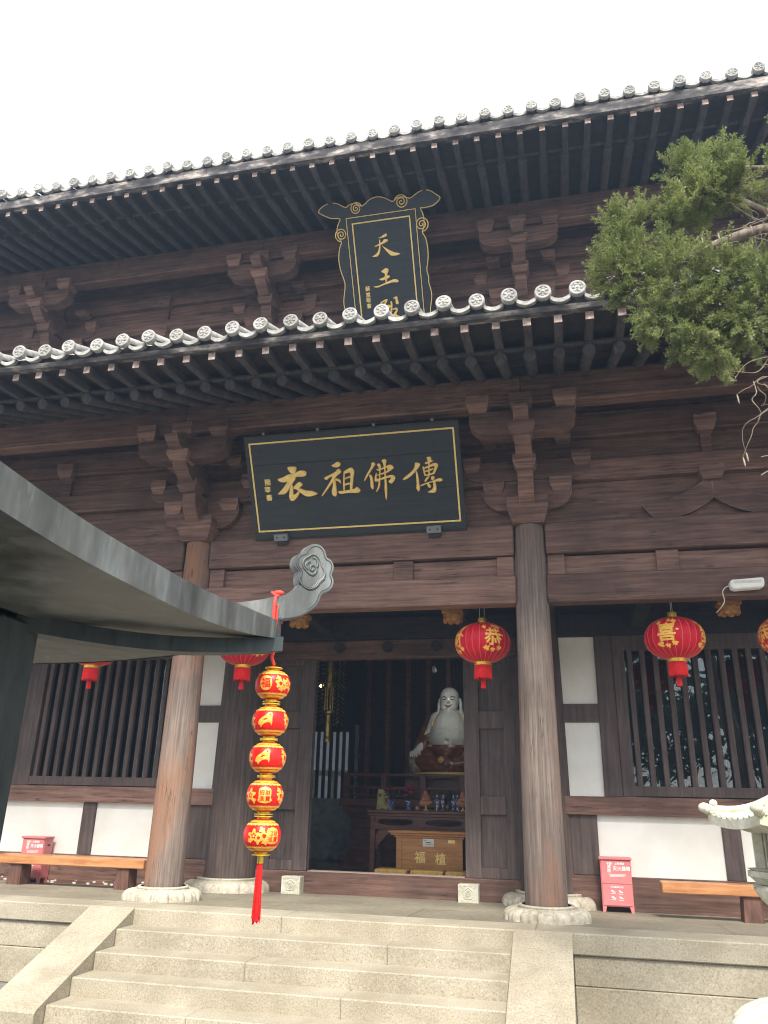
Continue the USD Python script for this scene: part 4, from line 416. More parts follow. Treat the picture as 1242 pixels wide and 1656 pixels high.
def wall_zone(a, b, Y, Z, brace):
    """The boarded bracket zone of one bay: planks and beams one above the other, with the blocks carved on them."""
    x0, x1 = a+.02, b-.02
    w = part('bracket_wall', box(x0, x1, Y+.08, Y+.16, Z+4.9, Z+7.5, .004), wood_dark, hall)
    P = lambda n, m, mt: part(n, m, mt, w)
    cs = [x0, (a+b)/2+rng.uniform(-.4, .4), x1]
    P('plank', box(x0, x1, Y+.03, Y+.078, Z+5.027, Z+5.335, .003), wood_x, ); P('plank', box(x0, x1, Y+.032, Y+.078, Z+5.338, Z+5.646, .003), wood_x)
    P('wall_beam', box(x0, x1, Y-.09, Y+.07, Z+5.65, Z+5.945, .01), wood_x)
    P('plank', box(x0, x1, Y+.034, Y+.078, Z+5.95, Z+6.315, .003), wood_x)
    P('wall_beam', box(x0, x1, Y-.075, Y+.07, Z+6.32, Z+6.70, .01), wood_x)
    P('plank', box(x0, x1, Y+.03, Y+.078, Z+6.705, Z+7.1, .003), wood_x)
    c = (a+b)/2-.03
    P('stem_post', box(c-.07, c+.07, Y-.02, Y+.05, Z+5.95, Z+6.3, .004), wood_x)
    P('small_block', block(c, Y-.06, Z+6.26, .29, .2, .24, .2), wood_x_red)
    if brace:
        P('small_block', block(c, Y-.06, Z+5.53, .31, .23, .2, .2), wood_x_red)
        for s in (-1, 1):
            top = [(c, Z+5.53), (c+s*.11, Z+5.53)]; bot = [(c, Z+5.285)]
            for i in range(1, 9):
                t = i/8; top.append((c+s*(.11+.83*t), Z+5.53-.32*math.sin(t*PI/2)**.9+.02*t)); 
            for i in range(1, 9):
                t = i/8; bot.append((c+s*(.62*t), Z+5.285-.26*(math.sin(t*PI/2))**.85))
            p = top+[(c+s*.80, Z+5.03)]+bot[::-1]
            P('curved_brace', prism(p, 'y', Y-.05, Y+.029), wood_x)
    return w
for Y, Z in ((0, 0), (2.2, 4.914)):
    bays = BAYS if Z == 0 else [(-15, -10)]+BAYS
    for bi, (a, b) in enumerate(bays):
        wall_zone(a, b, Y, Z, (a, b) != (-5, 0) or Z > 0)
        z0, z1 = (6.474, 6.92) if Z == 0 else (11.39, 11.90)
        yb = Y-.93
        part('eave_beam', box(a+.002, b-.002, yb, yb+.25, z0, z1, .016), wood_x_red if (Z == 0 and a != 0) else wood_x, hall)
    for x in ([-10, -5, 0, 5] if Z == 0 else [-15, -10, -5, 0, 5]): bracket(x, Y, Z)

# eaves: round rafters, flying rafters, boards, tiles
def eave(name, yb, zb, yr, zr, ys, zs_top, yt, zt, zdrip, x0, x1, ytop, slope, back):
    """yb,zb rafter centre over the beam; yr,zr its sawn end; ys,zs_top the flying rafter's end (top); yt,zt tile cap centre; ytop where the roof meets the wall or ridge."""
    dz = (zb-zr)/(yb-yr); n0, n1 = int(math.ceil(x0/.3505)), int(x1/.3505)
    for k in range(n0, n1):
        x = k*.3505+.175+rng.uniform(-.008, .008); r = .072+rng.uniform(-.003, .004)
        e = rng.uniform(-.02, .02)
        part('round_rafter', tube([(x, yr+e, zr), (x, yb, zb), (x, back, zb+(back-yb)*dz)], r, 14), wood_rafter, hall, 40)
        zt0 = zr+.07+.012; w = .047; pts = []
        h = .108
        for i in range(9):
            t = i/8; y = ys+(yr+.55-ys)*t
            top = zs_top+(zr+.075+dz*.55-zs_top)*(t**1.25)
            pts.append((y, top, top-h*(1 if t < .5 else 1-(t-.5)*1.4)))
        poly = [(p[0], p[1]) for p in pts]+[(p[0], p[2]) for p in pts[::-1]]
        fr = part('flying_rafter', prism(poly, 'x', x-w, x+w), wood_rafter, hall)
        part('painted_end', box(x-w+.002, x+w-.002, ys-.004, ys+.004, zs_top-h+.003, zs_top-.003, .002), wood_end, fr)
    # boards over the rafters: one sheet of planks along the eave
    L = math.hypot(1, dz); nb = 9
    for i in range(nb):
        ya, yc = yr+.06+i*(back-yr)/nb, yr+.06+(i+1)*(back-yr)/nb-.012
        f = lambda y: zr+.078+(y-yr)*dz+.004*(i % 2)
        part('roof_board', _hull([(x, y, f(y)+q) for x in (x0, x1) for y in (ya, yc) for q in (0, .025)]), wood_dark, hall)
    for i in range(3):
        ya, yc = ys+.03+i*(yr+.5-ys)/3, ys+.03+(i+1)*(yr+.5-ys)/3-.01
        f = lambda y: zs_top+(zr+.075+dz*.55-zs_top)*(max(0, (y-ys)/(yr+.55-ys))**1.25)+.004+.003*(i % 2)
        part('roof_board', _hull([(x, y, f(y)+q) for x in (x0, x1) for y in (ya, yc) for q in (0, .02)]), wood_dark, hall)
    part('rafter_batten', box(x0, x1, yr-.035, yr+.03, zr+.074, zr+.112, .004), wood_rafter, hall)
    seg = np.linspace(x0, x1, 7)
    for a, b in zip(seg, seg[1:]):
        part('eave_board', _hull([(x, y, z) for x in (a+.002, b-.002) for y, z in ((ys-.07, zs_top+.006), (ys+.05, zs_top+.008), (ys-.1, zdrip+.015), (ys+.05, zdrip+.03))]), band_board, hall)
    # tiles
    zroof = lambda y: zt+(y-yt)*slope-.075
    roof = part('tiled_roof', _hull([(x, y, zroof(y)+q) for x in (x0, x1) for y in (yt+.12, ytop) for q in (-.1, 0)]), tile_d, hall)
    n0, n1 = int(math.ceil(x0/.375)), int(x1/.375)
    prof = [(.0, -.035), (.028, -.036), (.034, -.026), (.06, -.026), (.066, -.036), (.086, -.036), (.093, -.028), (.093, .03)]
    for k in range(n0, n1+1):
        x = k*.375+.005+rng.uniform(-.006, .006); zc = zt+rng.uniform(-.01, .01); yc = yt+rng.uniform(-.025, .02)
        cap = lathe(prof, 22)                                                   # round end tile with a rim and a flower
        fl = [ball((.045*math.cos(q), .045*math.sin(q), -.029), .019, 1, (1, 1, .5)) for q in np.arange(6)*PI/3+rng.uniform(0, 1)]+[ball((0, 0, -.036), .017, 1, (1, 1, .6))]
        m = join(cap, *fl); v = m.vertices.copy(); m = trimesh.Trimesh(np.stack([v[:, 0], v[:, 2], -v[:, 1]], 1), m.faces, process=False)   # faces -y
        m = moved(m, (0, 0, 0), 0, rng.uniform(-.05, .04))
        part('tile_cap', moved(m, (x, yc, zc)), tile_m, roof, 35)
        th = np.linspace(-.35, PI+.35, 11); rr = .086
        arc = [(x+rr*math.cos(t), rr*math.sin(t)) for t in th]
        yend = min(ytop, yt+3.2)
        row = grid(lambda u, v: (arc[int(round(u*10))][0], yc+.02+v*(yend-yc), zc-.004+arc[int(round(u*10))][1]+(v*(yend-yc))*slope), 10, 6)
        part('tile_row', row, tile_m, roof, True)
        xm = x+.1875; a = []
        for i in range(9):
            t = i/8*2-1; a.append((xm+t*.115, zdrip+.035+.05*abs(t)**2))
        top = [(p, q+.05) for p, q in a]
        part('drip_tile', prism(chaikin(top+a[::-1], 1), 'y', yc+.015, yc+.075), tile_m, roof)
        part('pan_tile', grid(lambda u, v: (xm+(u*2-1)*.13, yc+.07+v*(yend-yc), zdrip+.07+.05*(u*2-1)**2+v*(yend-yc)*slope), 4, 4), tile_d, roof, True)
eave('lower', -.8, 6.985, -2.25, 6.41, -2.83, 6.545, -2.97, 6.757, 6.585, -14.5, 6.0, 2.17, .40, .3)
eave('upper', 1.4, 11.99, -.05, 11.60, -.74, 11.556, -.87, 11.85, 11.70, -16.5, 6.0, 7.0, .34, 2.4)
part('rear_roof', _hull([(x, y, z) for x in (-16.5, 6) for y, z in ((7.0, 14.3), (7.0, 14.45), (14.5, 11.4), (14.5, 11.55))]), tile_d, hall)
part('ridge', box(-16.5, 6, 6.8, 7.2, 14.4, 15.0, .05), tile_d, hall)
# ------------------------------------------------------------------ hall walls, windows, doorway
def pane_bay(a, b):
    """A barred-window bay: posts, white panels, rail, skirting, window with bars and glass. Mirror-symmetric about its middle."""
    c = (a+b)/2
    def sym(x0, x1): return [(a+x0, a+x1), (b-x1, b-x0)]
    yf, yw = 1.95, 1.985
    for x0, x1 in sym(.28, .845):
        part('white_panel', box(x0, x1, yw, yw+.1, 2.80, 3.84, .003), plaster, hall)
        part('white_panel', box(x0, x1, yw, yw+.1, 1.485, 2.54, .003), plaster, hall)
        part('wall_rail', box(x0, x1, yf, yf+.12, 2.535, 2.81, .005), wood_z, hall)
    for x0, x1 in sym(.835, 1.10): part('wall_post', box(x0, x1, yf-.01, yf+.15, 1.49, 3.835, .006), wood_z, hall)
    for x0, x1 in sym(.30, .705): part('wall_post', box(x0, x1, yf, yf+.15, .44, 1.235, .006), wood_z, hall)
    part('wall_post', box(c-.12, c+.125, yf, yf+.15, .44, 1.235, .006), wood_z, hall)
    for x0, x1 in ((a+.70, c-.115), (c+.12, b-.70)): part('white_panel', box(x0, x1, yw, yw+.1, .43, 1.24, .003), plaster, hall)
    part('long_rail', box(a+.26, b-.26, yf-.06, yf+.12, 1.235, 1.488, .008), wood_x if a == 0 else wood_x_red, hall)
    part('skirting', box(a+.2, b-.2, yf-.035, yf+.14, -.05, .435, .006), wood_x, hall)
    part('lintel', box(a+.3, b-.3, yf-.02, yf+.15, 3.835, 4.2, .006), wood_dark, hall)
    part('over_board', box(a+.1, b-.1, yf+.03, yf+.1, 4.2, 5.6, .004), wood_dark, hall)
    w = part('barred_window', join(box(a+1.10, a+1.27, yf-.03, yf+.17, 1.49, 3.834, .006), box(b-1.27, b-1.10, yf-.03, yf+.17, 1.49, 3.834, .006),
                            box(a+1.27, b-1.27, yf-.025, yf+.17, 1.50, 1.64, .006), box(a+1.27, b-1.27, yf-.025, yf+.17, 3.61, 3.834, .006)), wood_z, hall)
    n = 13; p = (b-a-2.54)/n
    for k in range(n):
        x = a+1.27+p*(k+.42); h = .038
        part('bar', prism([(x-h, yf+.01), (x-h+.008, yf+.002), (x+h-.008, yf+.002), (x+h, yf+.01), (x+h, yf+.075), (x-h, yf+.075)], 'z', 1.635, 3.615), wood_z, w)
    part('glass_pane', box(a+1.272, b-1.272, yf+.105, yf+.111, 1.641, 3.609, .001), glass, w)
    part('inner_lining', box(a+1.0, b-1.0, yf+.2, yf+.24, 3.6, 4.2, .004), wood_dark, hall)
    for k in range(30):                                                        # paint flaked off above the floor
        x = rng.uniform(a+.7, b-.5); z = max(.012, abs(rng.gauss(0, .028))+.012); s = rng.uniform(.006, .03)
        if a == 0: continue
        q = [(x+s*1.6*math.cos(t)*rng.uniform(.5, 1.2), z+.7*s*math.sin(t)*rng.uniform(.5, 1.2)) for t in np.arange(7)/7*2*PI]
        _fl.append(prism(q, 'y', yf-.0375, yf-.0345))
_fl = []
pane_bay(-10, -5); pane_bay(0, 5)
part('peeled_paint', join(_fl), flake, hall, kind='stuff')
# doorway bay
part('threshold', box(-4.62, -.38, 2.2, 2.44, -.05, .31, .01), wood_x, hall)
part('threshold_edge', box(-3.72, -1.26, 2.21, 2.43, .3105, .318, .003), plain('rubbed_edge', (.42, .33, .27), .7), hall)
part('door_lintel', box(-4.62, -.38, 2.21, 2.42, 3.61, 3.91, .008), wood_x, hall)
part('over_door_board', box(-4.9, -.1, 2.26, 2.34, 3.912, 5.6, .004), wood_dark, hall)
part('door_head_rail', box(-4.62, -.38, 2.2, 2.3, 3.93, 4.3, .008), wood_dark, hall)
for x in (-3.33, -2.5, -1.67):
    th = np.arange(8)*PI/4+PI/8
    part('door_pin', prism([(x+.085*math.cos(t), 3.78+.085*math.sin(t)) for t in th], 'y', 2.1, 2.21), wood_dark, hall)
for s in (0, 1):
    f = (lambda x: x) if s == 0 else (lambda x: -5-x)
    X = lambda a, b: (min(f(a), f(b)), max(f(a), f(b)))
    P = part('door_side_panel', box(*X(-1.25, -.36), 2.33, 2.37, .31, 3.61, .003), wood_z, hall)
    for a, b in ((-1.245, -1.005), (-.615, -.36)):
        part('stile', box(*X(a, b), 2.24, 2.335, .312, 3.608, .006), wood_z, P)
    for z0, z1 in ((.312, .46), (1.2, 1.46), (2.47, 2.74), (3.5, 3.606)):
        part('rail', box(*X(-1.004, -.616), 2.243, 2.335, z0, z1, .005), wood_z, P)
    for z0, z1 in ((.46, 1.2), (1.46, 2.47), (2.74, 3.5)):
        part('sunk_panel', box(*X(-1.004, -.616), 2.305, 2.332, z0+.001, z1-.001, .002), wood_z, P)
# gallery ceiling, room shell
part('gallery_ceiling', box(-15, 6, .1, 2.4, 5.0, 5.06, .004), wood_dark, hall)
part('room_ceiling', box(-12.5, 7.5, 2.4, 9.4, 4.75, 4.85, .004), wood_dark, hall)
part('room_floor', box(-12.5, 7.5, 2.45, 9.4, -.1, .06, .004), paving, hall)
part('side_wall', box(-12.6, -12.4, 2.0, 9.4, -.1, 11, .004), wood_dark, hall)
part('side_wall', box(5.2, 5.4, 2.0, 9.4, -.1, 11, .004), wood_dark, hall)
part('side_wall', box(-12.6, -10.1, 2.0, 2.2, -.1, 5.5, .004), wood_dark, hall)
# rear wall with one barred opening that lets the daylight in
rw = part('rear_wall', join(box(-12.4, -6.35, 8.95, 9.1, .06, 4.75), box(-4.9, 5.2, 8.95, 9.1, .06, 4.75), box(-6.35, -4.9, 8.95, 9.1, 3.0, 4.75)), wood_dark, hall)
part('rear_panel', box(-6.35, -4.7, 8.93, 9.1, .06, 1.42, .004), grey_wall, hall)
for k in range(9):
    x = -6.28+k*.166
    part('rear_bar', box(x-.035, x+.035, 8.97, 9.06, 1.42, 3.0, .004), wood_dark, rw)
part('rear_post', box(-4.78, -4.68, 8.8, 8.94, .06, 3.15, .006), grey_wall, hall)
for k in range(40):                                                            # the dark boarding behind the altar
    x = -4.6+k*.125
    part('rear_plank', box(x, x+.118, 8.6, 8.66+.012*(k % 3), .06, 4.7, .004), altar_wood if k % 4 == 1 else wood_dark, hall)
# carved pendants under the front beams
for x, lb in ((-3.48, 'carved honey-coloured pendant behind the bronze scroll'), (-1.15, 'carved honey-coloured pendant over the doorway beside the lantern'), (2.56, 'carved honey-coloured pendant with the white wire below the lamp')):
    t = thing('carved_pendant', lb, 'carved pendant', (x, .45, 3.78))
    part('top_plate', box(-.15, .15, -.13, .13, .12, .185, .008), carved_gold, t)
    for k in range(8):
        q = k*PI/4+PI/8; c, s = math.cos(q), math.sin(q)
        g = ball((0, 0, 0), .062, 2, (1, .55, 1.15)); v = g.vertices; v[:, 1] -= .02*np.abs(v[:, 2])/.06; g = moved(g, (0, 0, 0), q+PI/2); part('petal', moved(g, (.105*c, .1*s, .065)), carved_gold, t, True)
    part('bud', lathe([(.001, .0), (.04, .01), (.07, .045), (.09, .09), (.1, .13)], 16), carved_gold, t, True)
# door stones
for x, lb in ((-3.91, 'small carved stone block at the left end of the threshold'), (-1.185, 'small carved stone block at the right end of the threshold')):
    t = thing('door_stone', lb, 'stone block', (x, 2.0, 0))
    part('stone_body', box(-.15, .15, 0, .2, -.02, .245, .008), stone_white, t)
    part('frame', join(box(-.146, -.118, -.006, .004, .0, .243), box(.118, .146, -.006, .004, .0, .243), box(-.118, .118, -.006, .004, .215, .243), box(-.118, .118, -.006, .004, .0, .028)), stone_white, t)
    rel = [tube([(.07*math.cos(q)*(1+.12*math.sin(5*q)), -.001, .122+.07*math.sin(q)*(1+.12*math.sin(5*q))) for q in np.arange(40)/40*2*PI], .008, 6, closed=True)]
    rel += [tube([(.012*q*math.cos(q*2.2)*.5, -.001, .122+.012*q*math.sin(q*2.2)*.5) for q in np.linspace(.5, 8, 34)], .007, 6)]
    rel += [ball((sx*.09, 0, .122+sz*.085), .016, 1, (1, .5, 1)) for sx in (-1, 1) for sz in (-1, 1)]
    part('relief', join(rel), stone_white, t, True)
# ------------------------------------------------------------------ name boards
def board_frame(o, v, label, cat='sign board'):
    v = np.array(v, float)/np.hypot(*v); tilt = math.atan2(-v[0], v[1])       # leaning towards the court
    x = UsdGeom.Xform.Define(stage, numbered('/World', 'name_board'))
    m = np.eye(4); m[0,:3] = (1, 0, 0); m[1,:3] = (0, v[0], v[1]); m[2,:3] = (0, -v[1], v[0]); m[3,:3] = o
    x.AddTransformOp().Set(Gf.Matrix4d(m.tolist()))
    return tag(x.GetPrim(), label, cat)
nb = board_frame((-2.45, -.15, 4.98), (-.76, 1.31), 'long black board with four gold brush characters over the doorway')
B0, B1, BW = .012, 1.532, 1.587
for a, b in ((B0, .62), (.622, 1.115), (1.117, B1)):
    part('board_plank', box(-BW, BW, a, b, -.05, .0, .003), lacquer, nb)
part('edge_trim', join(box(-BW-.004, BW+.004, B0-.02, B0-.001, -.06, .006), box(-BW-.004, BW+.004, B1+.001, B1+.02, -.06, .006)), lacquer, nb)
GX, G0, G1 = 1.508, .128, 1.437
part('gold_border', join(box(-GX-.012, GX+.012, G0-.012, G0+.012, .0, .006, .002), box(-GX-.012, GX+.012, G1-.012, G1+.012, .0, .006, .002),
                         box(-GX-.012, -GX+.012, G0+.0122, G1-.0122, .0, .006, .002), box(GX-.012, GX+.012, G0+.0122, G1-.0122, .0, .006, .002)), gold, nb)
def raised(shape, h, z=.0):
    """Carved lettering: the outline with a chamfered edge."""
    return join(prism(shape, 'z', z, z+h*.6), prism(shape.buffer(-.004), 'z', z+h*.6, z+h))
gold_edge = plain('umber_letter_edge', (.22, .1, .02), .5)
for k in ('yi', 'zu', 'fo', 'chuan'):
    s = strokes(k, 2)
    part('character_edge', prism(s.buffer(.007), 'z', -.001, .004), gold_edge, nb)
    part('gold_character', raised(s, .024, .004), gold, nb)
for (x, y), c in zip(G['sig_low'], '陸宰書'):
    part('small_character', prism(glyph(c, .098, (x/1000-.05, y/1000-.04)).buffer(.0004), 'z', .0, .008), gold, nb)
for x in (-1.162, 1.13):
    part('clamp', box(x-.105, x+.105, -.02, .083, .012, .075, .006), grey_metal, nb)
    part('clamp_bolt', join(cyl((x-.055, .035, .07), (x-.055, .035, .079), .013, 10), cyl((x+.055, .035, .07), (x+.055, .035, .079), .013, 10)), black_metal, nb)
    part('clamp_foot', box(x-.08, x+.09, -.085, -.018, -.03, .06, .008), black_metal, nb)
for x in (-1.28, -.45, .38, 1.22):
    part('hook', box(x-.02, x+.02, B1+.02, B1+.06, -.04, -.01, .003), grey_metal, nb)
ub = board_frame((-2.404, .5, 11.404), (-.53, .848), 'cloud-edged black vertical board with gold characters below the upper eave')
cl = Polygon(chaikin(np.array(G['cloud'][0])/1000, 1)).buffer(0)
part('cloud_board', prism(cl, 'z', -.07, -.01), lacquer, ub)
ring = chaikin(np.array(G['cloud'][0])/1000, 1)
part('gold_edge', tube([(x, y, -.008) for x, y in Polygon(ring).buffer(-.012).exterior.coords[:-1]], .0085, 6, closed=True), gold, ub, True)
part('inner_board', box(-.668, .636, -2.45, -.01, -.008, .02, .004), lacquer, ub)
part('gold_border', join(*[join(box(-w0-.0, w1, t-q, t, .02, h, .001), box(-w0, w1, bt, bt+q, .02, h, .001), box(-w0, -w0+q, bt+q+.0002, t-q-.0002, .02, h, .001), box(w1-q, w1, bt+q+.0002, t-q-.0002, .02, h, .001))
     for w0, w1, t, bt, q, h in ((.668, .636, -.01, -2.45, .012, .024), (.565, .525, -.115, -2.33, .022, .026))]), gold, ub)
for (c, e) in G['spiral']:
    c, e = np.array(c)/1000, np.array(e)/1000; r0 = min(np.linalg.norm(e-c), .13); a0 = math.atan2(*(e-c)[::-1]); sg = 1 if c[0]*(1 if abs(c[0]) > .5 else -1) > 0 else -1
    pts = [(c[0]+r0*(1-.92*t)*math.cos(a0+sg*t*15), c[1]+r0*(1-.92*t)*math.sin(a0+sg*t*15), -.002) for t in np.linspace(0, 1, 70)]
    part('gold_spiral', tube(pts, .0095, 6), gold, ub, True)
for k in ('tian', 'wang', 'dian'):
    part('gold_character', raised(strokes(k, 2), .022, .02), gold, ub)
for (x, y), c in zip(G['sig_up'], '蘇慧敬書'):
    part('small_character', prism(glyph(c, .092, (x/1000-.045, y/1000-.035)).buffer(-.0008), 'z', .02, .028), gold, ub)
# ------------------------------------------------------------------ wrapping print on round bodies
def wrapped(shape, R, zc, prof, off=.003, size=.025, ang0=0.0):
    """A flat print (x along the circumference, y up, metres) laid on a body of revolution: prof(z) is its radius."""
    m = prism(shape, 'z', 0, .0015); v, f = m.vertices, m.faces
    keep = np.isclose(v[f][:, :, 2], .0015).all(1); v, f = trimesh.remesh.subdivide_to_size(v, f[keep], size)
    a = ang0+v[:, 0]/R; z = zc+v[:, 1]; r = prof(z)+off
    return trimesh.Trimesh(np.stack([r*np.cos(a), r*np.sin(a), z], 1), f, process=False)
def mirror_free(shape): return shape
# ------------------------------------------------------------------ big round lanterns
LR, LH = .385, .285
def lan_prof(z):
    return LR*np.power(np.maximum(1-np.abs(np.asarray(z)/LH)**2.25, 0), .5)
def lantern_flowers(x, y, r):
    return unary_union([Polygon([(x+r*(1+.35*math.sin(5*q+x*9))*math.cos(q), y+r*.7*(1+.35*math.sin(4*q+y*7))*math.sin(q)) for q in np.arange(20)/20*2*PI]).buffer(0)])
def make_lantern(label):
    t = thing('red_lantern', label, 'lantern', (0, 0, 0), 0)
    n = 24
    zz = np.concatenate([-LH*np.cos(np.linspace(.0, PI, 25))]); prof = [(max(float(lan_prof(z)), .06 if abs(z) > .98*LH else 0), float(z)) for z in zz]
    def mod(th, rr, z, i):
        q = np.abs(((th/(2*PI)*n) % 1)*2-1)
        return rr*(1-.028*(1-q**2)*(1 if .06 < rr[0] else 0)+0), z
    part('lantern_body', lathe(prof, n*6, (0, 0, 0), mod), red_silk, t, True)
    rb = []
    for k in range(n):
        a = k/n*2*PI; rb.append(tube([((float(lan_prof(z))+.001)*math.cos(a), (float(lan_prof(z))+.001)*math.sin(a), z) for z in LH*np.sin(np.linspace(-1.42, 1.42, 17))], .0022, 4, False))
    part('body_rib', join(rb), rib_m, t)
    part('top_collar', lathe([(.0, .355), (.055, .355), (.06, .34), (.06, .275), (.075, .268), (.075, .258), (0, .258)], 20), gold_bead, t, 30)
    part('bottom_collar', lathe([(0, -.262), (.1, -.262), (.118, -.272), (.118, -.315), (.108, -.322), (0, -.322)], 24), gold_bead, t, 30)
    fr = [tube([(.112*math.cos(a), .112*math.sin(a), -.318), (.116*math.cos(a), .116*math.sin(a), -.4), ((.112+.008*math.sin(7*a))*math.cos(a), (.112+.008*math.sin(5*a))*math.sin(a), -.49-.02*math.sin(9*a)**2)], [.0075, .007, .006], 5) for a in np.arange(54)/54*2*PI]
    part('fringe', join(fr), tassel_m, t)
    part('small_tassel', join(tube([(0, 0, -.32), (0, 0, -.5)], .006, 6), ball((0, 0, -.5), .022, 1), *[tube([(.012*math.cos(a), .012*math.sin(a), -.505), (.027*math.cos(a), .027*math.sin(a), -.54), (.029*math.cos(a), .029*math.sin(a), -.63)], .007, 5) for a in np.arange(12)/12*2*PI]), tassel_m, t)
    part('hanging_cord', join(cyl((-.035, 0, .33), (-.035, 0, .52), .004, 6), cyl((.035, 0, .33), (.035, 0, .52), .004, 6)), cord_m, t)
    for i, c in enumerate('恭喜發財'):
        a0 = i*PI/2-PI/2
        g = glyph(c, .26, (-.13, -.07))
        part('gold_character', wrapped(g, LR, .0, lan_prof, .003, .03, a0), gold_print, t)
        deco = [lantern_flowers(-.13, .165, .035), lantern_flowers(.1, .175, .045), lantern_flowers(.03, .19, .03), lantern_flowers(-.1, -.13, .045), lantern_flowers(.0, -.15, .035), lantern_flowers(.1, -.125, .04), lantern_flowers(.14, .05, .02)]
        part('gold_flower_print', wrapped(unary_union(deco), LR, .0, lan_prof, .0025, .03, a0), gold_print, t, kind='stuff')
    return t
lan = make_lantern('big red lantern hanging between the doorway and the right column')
UsdGeom.Xformable(lan).GetOrderedXformOps()[0].Set(Gf.Vec3d(-.735, .45, 3.475)); UsdGeom.Xformable(lan).AddRotateZOp().Set(29.0)
for x, z, rz, lb in ((1.835, 3.48, -112, 'big red lantern with gold characters in front of the right barred window'), (3.265, 3.48, -72, 'big red lantern cut off by the right picture edge'),
                 (-4.33, 3.49, 60, 'big red lantern half hidden behind the bronze eave tip beside the left column'), (-6.87, 3.525, 40, 'red lantern half hidden behind the bronze roof before the left barred window')):
    copy_of(lan, (x, .45, z), 0 if rz is None else math.radians(rz), lb)

# ------------------------------------------------------------------ bronze pavilion with an upturned corner
pav = thing('bronze_pavilion', 'weathered bronze pavilion roof with upturned corner on a dark post at the left', 'pavilion')
PC, PE = np.array([-2.55, -8.05]), 1.45
def lift(d): return 2.018+.115*max(0, 1-d/1.3)**2
def eave_pt(side, t):
    """Point t in [-1,1] along one side of the square eave."""
    d = PE*(1-abs(t)); dirs = [((1, 0), (0, 1)), ((0, 1), (-1, 0)), ((-1, 0), (0, -1)), ((0, -1), (1, 0))]
    n, u = dirs[side]; flare = .05*max(0, 1-d/.9)**2
    return PC[0]+n[0]*(PE-.0)+u[0]*t*PE+0*flare, PC[1]+n[1]*PE+u[1]*t*PE, lift(d), d
def roof_pt(side, u, v):
    t = u*2-1; x, y, z, d = eave_pt(side, t); h = .125-.03*max(0, 1-d/.5)
    k = v; return (PC[0]+(x-PC[0])*(1-k), PC[1]+(y-PC[1])*(1-k), (z+h)*(1-k)+k*2.8-.3*math.sin(PI*k)*(1-.45*k))
us = lambda u: .5-.5*math.cos(PI*u)
for s in range(4):
    part('roof_slope', grid(lambda u, v: roof_pt(s, us(u), v*.94), 28, 10), bronze, pav, 30)
    def fas(u, v):
        x, y, z, d = eave_pt(s, us(u)*2-1); h = .125-.03*max(0, 1-d/.5); return (x, y, z+h*v)
    part('fascia', grid(fas, 40, 1), bronze, pav, 30)
    def und(u, v):
        t = us(u)*2-1; x, y, z, d = eave_pt(s, t); k = v*.84/PE; zi = 2.055
        return (PC[0]+(x-PC[0])*(1-k), PC[1]+(y-PC[1])*(1-k), z+.004+(zi-z)*v+.0*math.sin(PI*v))
    part('soffit', grid(und, 40, 10), bronze, pav, 30)
ip = PE-.84
for sx, sy in ((1, 1), (1, -1), (-1, 1), (-1, -1)):
    e = PC+np.array([sx, sy])*(PE-.005); p0 = PC+np.array([sx, sy])*(ip-.08); dv = (e-p0)/np.linalg.norm(e-p0); nv = np.array([-dv[1], dv[0]]); L = np.linalg.norm(e-p0)
    pts = []
    for i in range(13):
        q = i/12; c = p0+dv*L*q; z = (2.055-.055)*(1-q)+(lift(0)-.075)*q-.045*math.sin(PI*q); w = .065-.012*q
        pts.append([(*(c+nv*w), z), (*(c-nv*w), z), (*(c-nv*w), z+.075), (*(c+nv*w), z+.075)])
    V = np.array(pts).reshape(-1, 3); F_ = []
    for i in range(12):
        for j in range(4):
            A, B, C_, D = i*4+j, i*4+(j+1) % 4, (i+1)*4+(j+1) % 4, (i+1)*4+j; F_ += [(A, B, C_), (A, C_, D)]
    F_ += [(0, 1, 2), (0, 2, 3), (48, 50, 49), (48, 51, 50)]
    part('hip_beam', trimesh.Trimesh(V, np.array(F_), process=False), bronze_d, pav)
    c = PC+np.array([sx, sy])*(ip-.13)
    P = part('post', box(c[0]-.13, c[0]+.13, c[1]-.13, c[1]+.13, GZ, 2.04, .012), bronze_d, pav)
    # horn with a cloud scroll on the corner
    D = np.array([sx, sy])/2**.5; Nn = np.array([sy, -sx])/2**.5*(1 if sx*sy > 0 else 1); O = PC+np.array([sx, sy])*PE
    q = chaikin(np.array(G['horn'])/1000, 1)
    def plate(m): 
        v = m.vertices; return trimesh.Trimesh(np.stack([O[0]+D[0]*v[:, 0]+Nn[0]*v[:, 1], O[1]+D[1]*v[:, 0]+Nn[1]*v[:, 1], v[:, 2]], 1), m.faces, process=False)
    sh = Polygon(q).buffer(0)
    h = part('corner_horn', plate(join(prism(sh, 'y', -.035, .031), prism(sh.buffer(-.007), 'y', .031, .037), prism(sh.buffer(-.007), 'y', -.041, -.035))), bronze, pav)
    if sx > 0 and sy > 0:
        ln = [tube([(a/1000, .038, b/1000) for a, b in chaikin(g, 2, False)], .0055, 6) for g in G['horn_line']]
        part('scroll_line', plate(join(ln)), bronze, h, True)
        gr = [tube([(a/1000+.007, .0365, b/1000-.006) for a, b in chaikin(g, 2, False)], .0038, 5) for g in G['horn_line']]
        rim = [(a, b) for a, b in sh.buffer(-.016).exterior.coords[:-1] if b > 2.44 or a > .12]
        gr.append(tube([(a, .0365, b) for a, b in rim], .0035, 5))
        part('scroll_groove', plate(join(gr)), bronze_d, h, True)
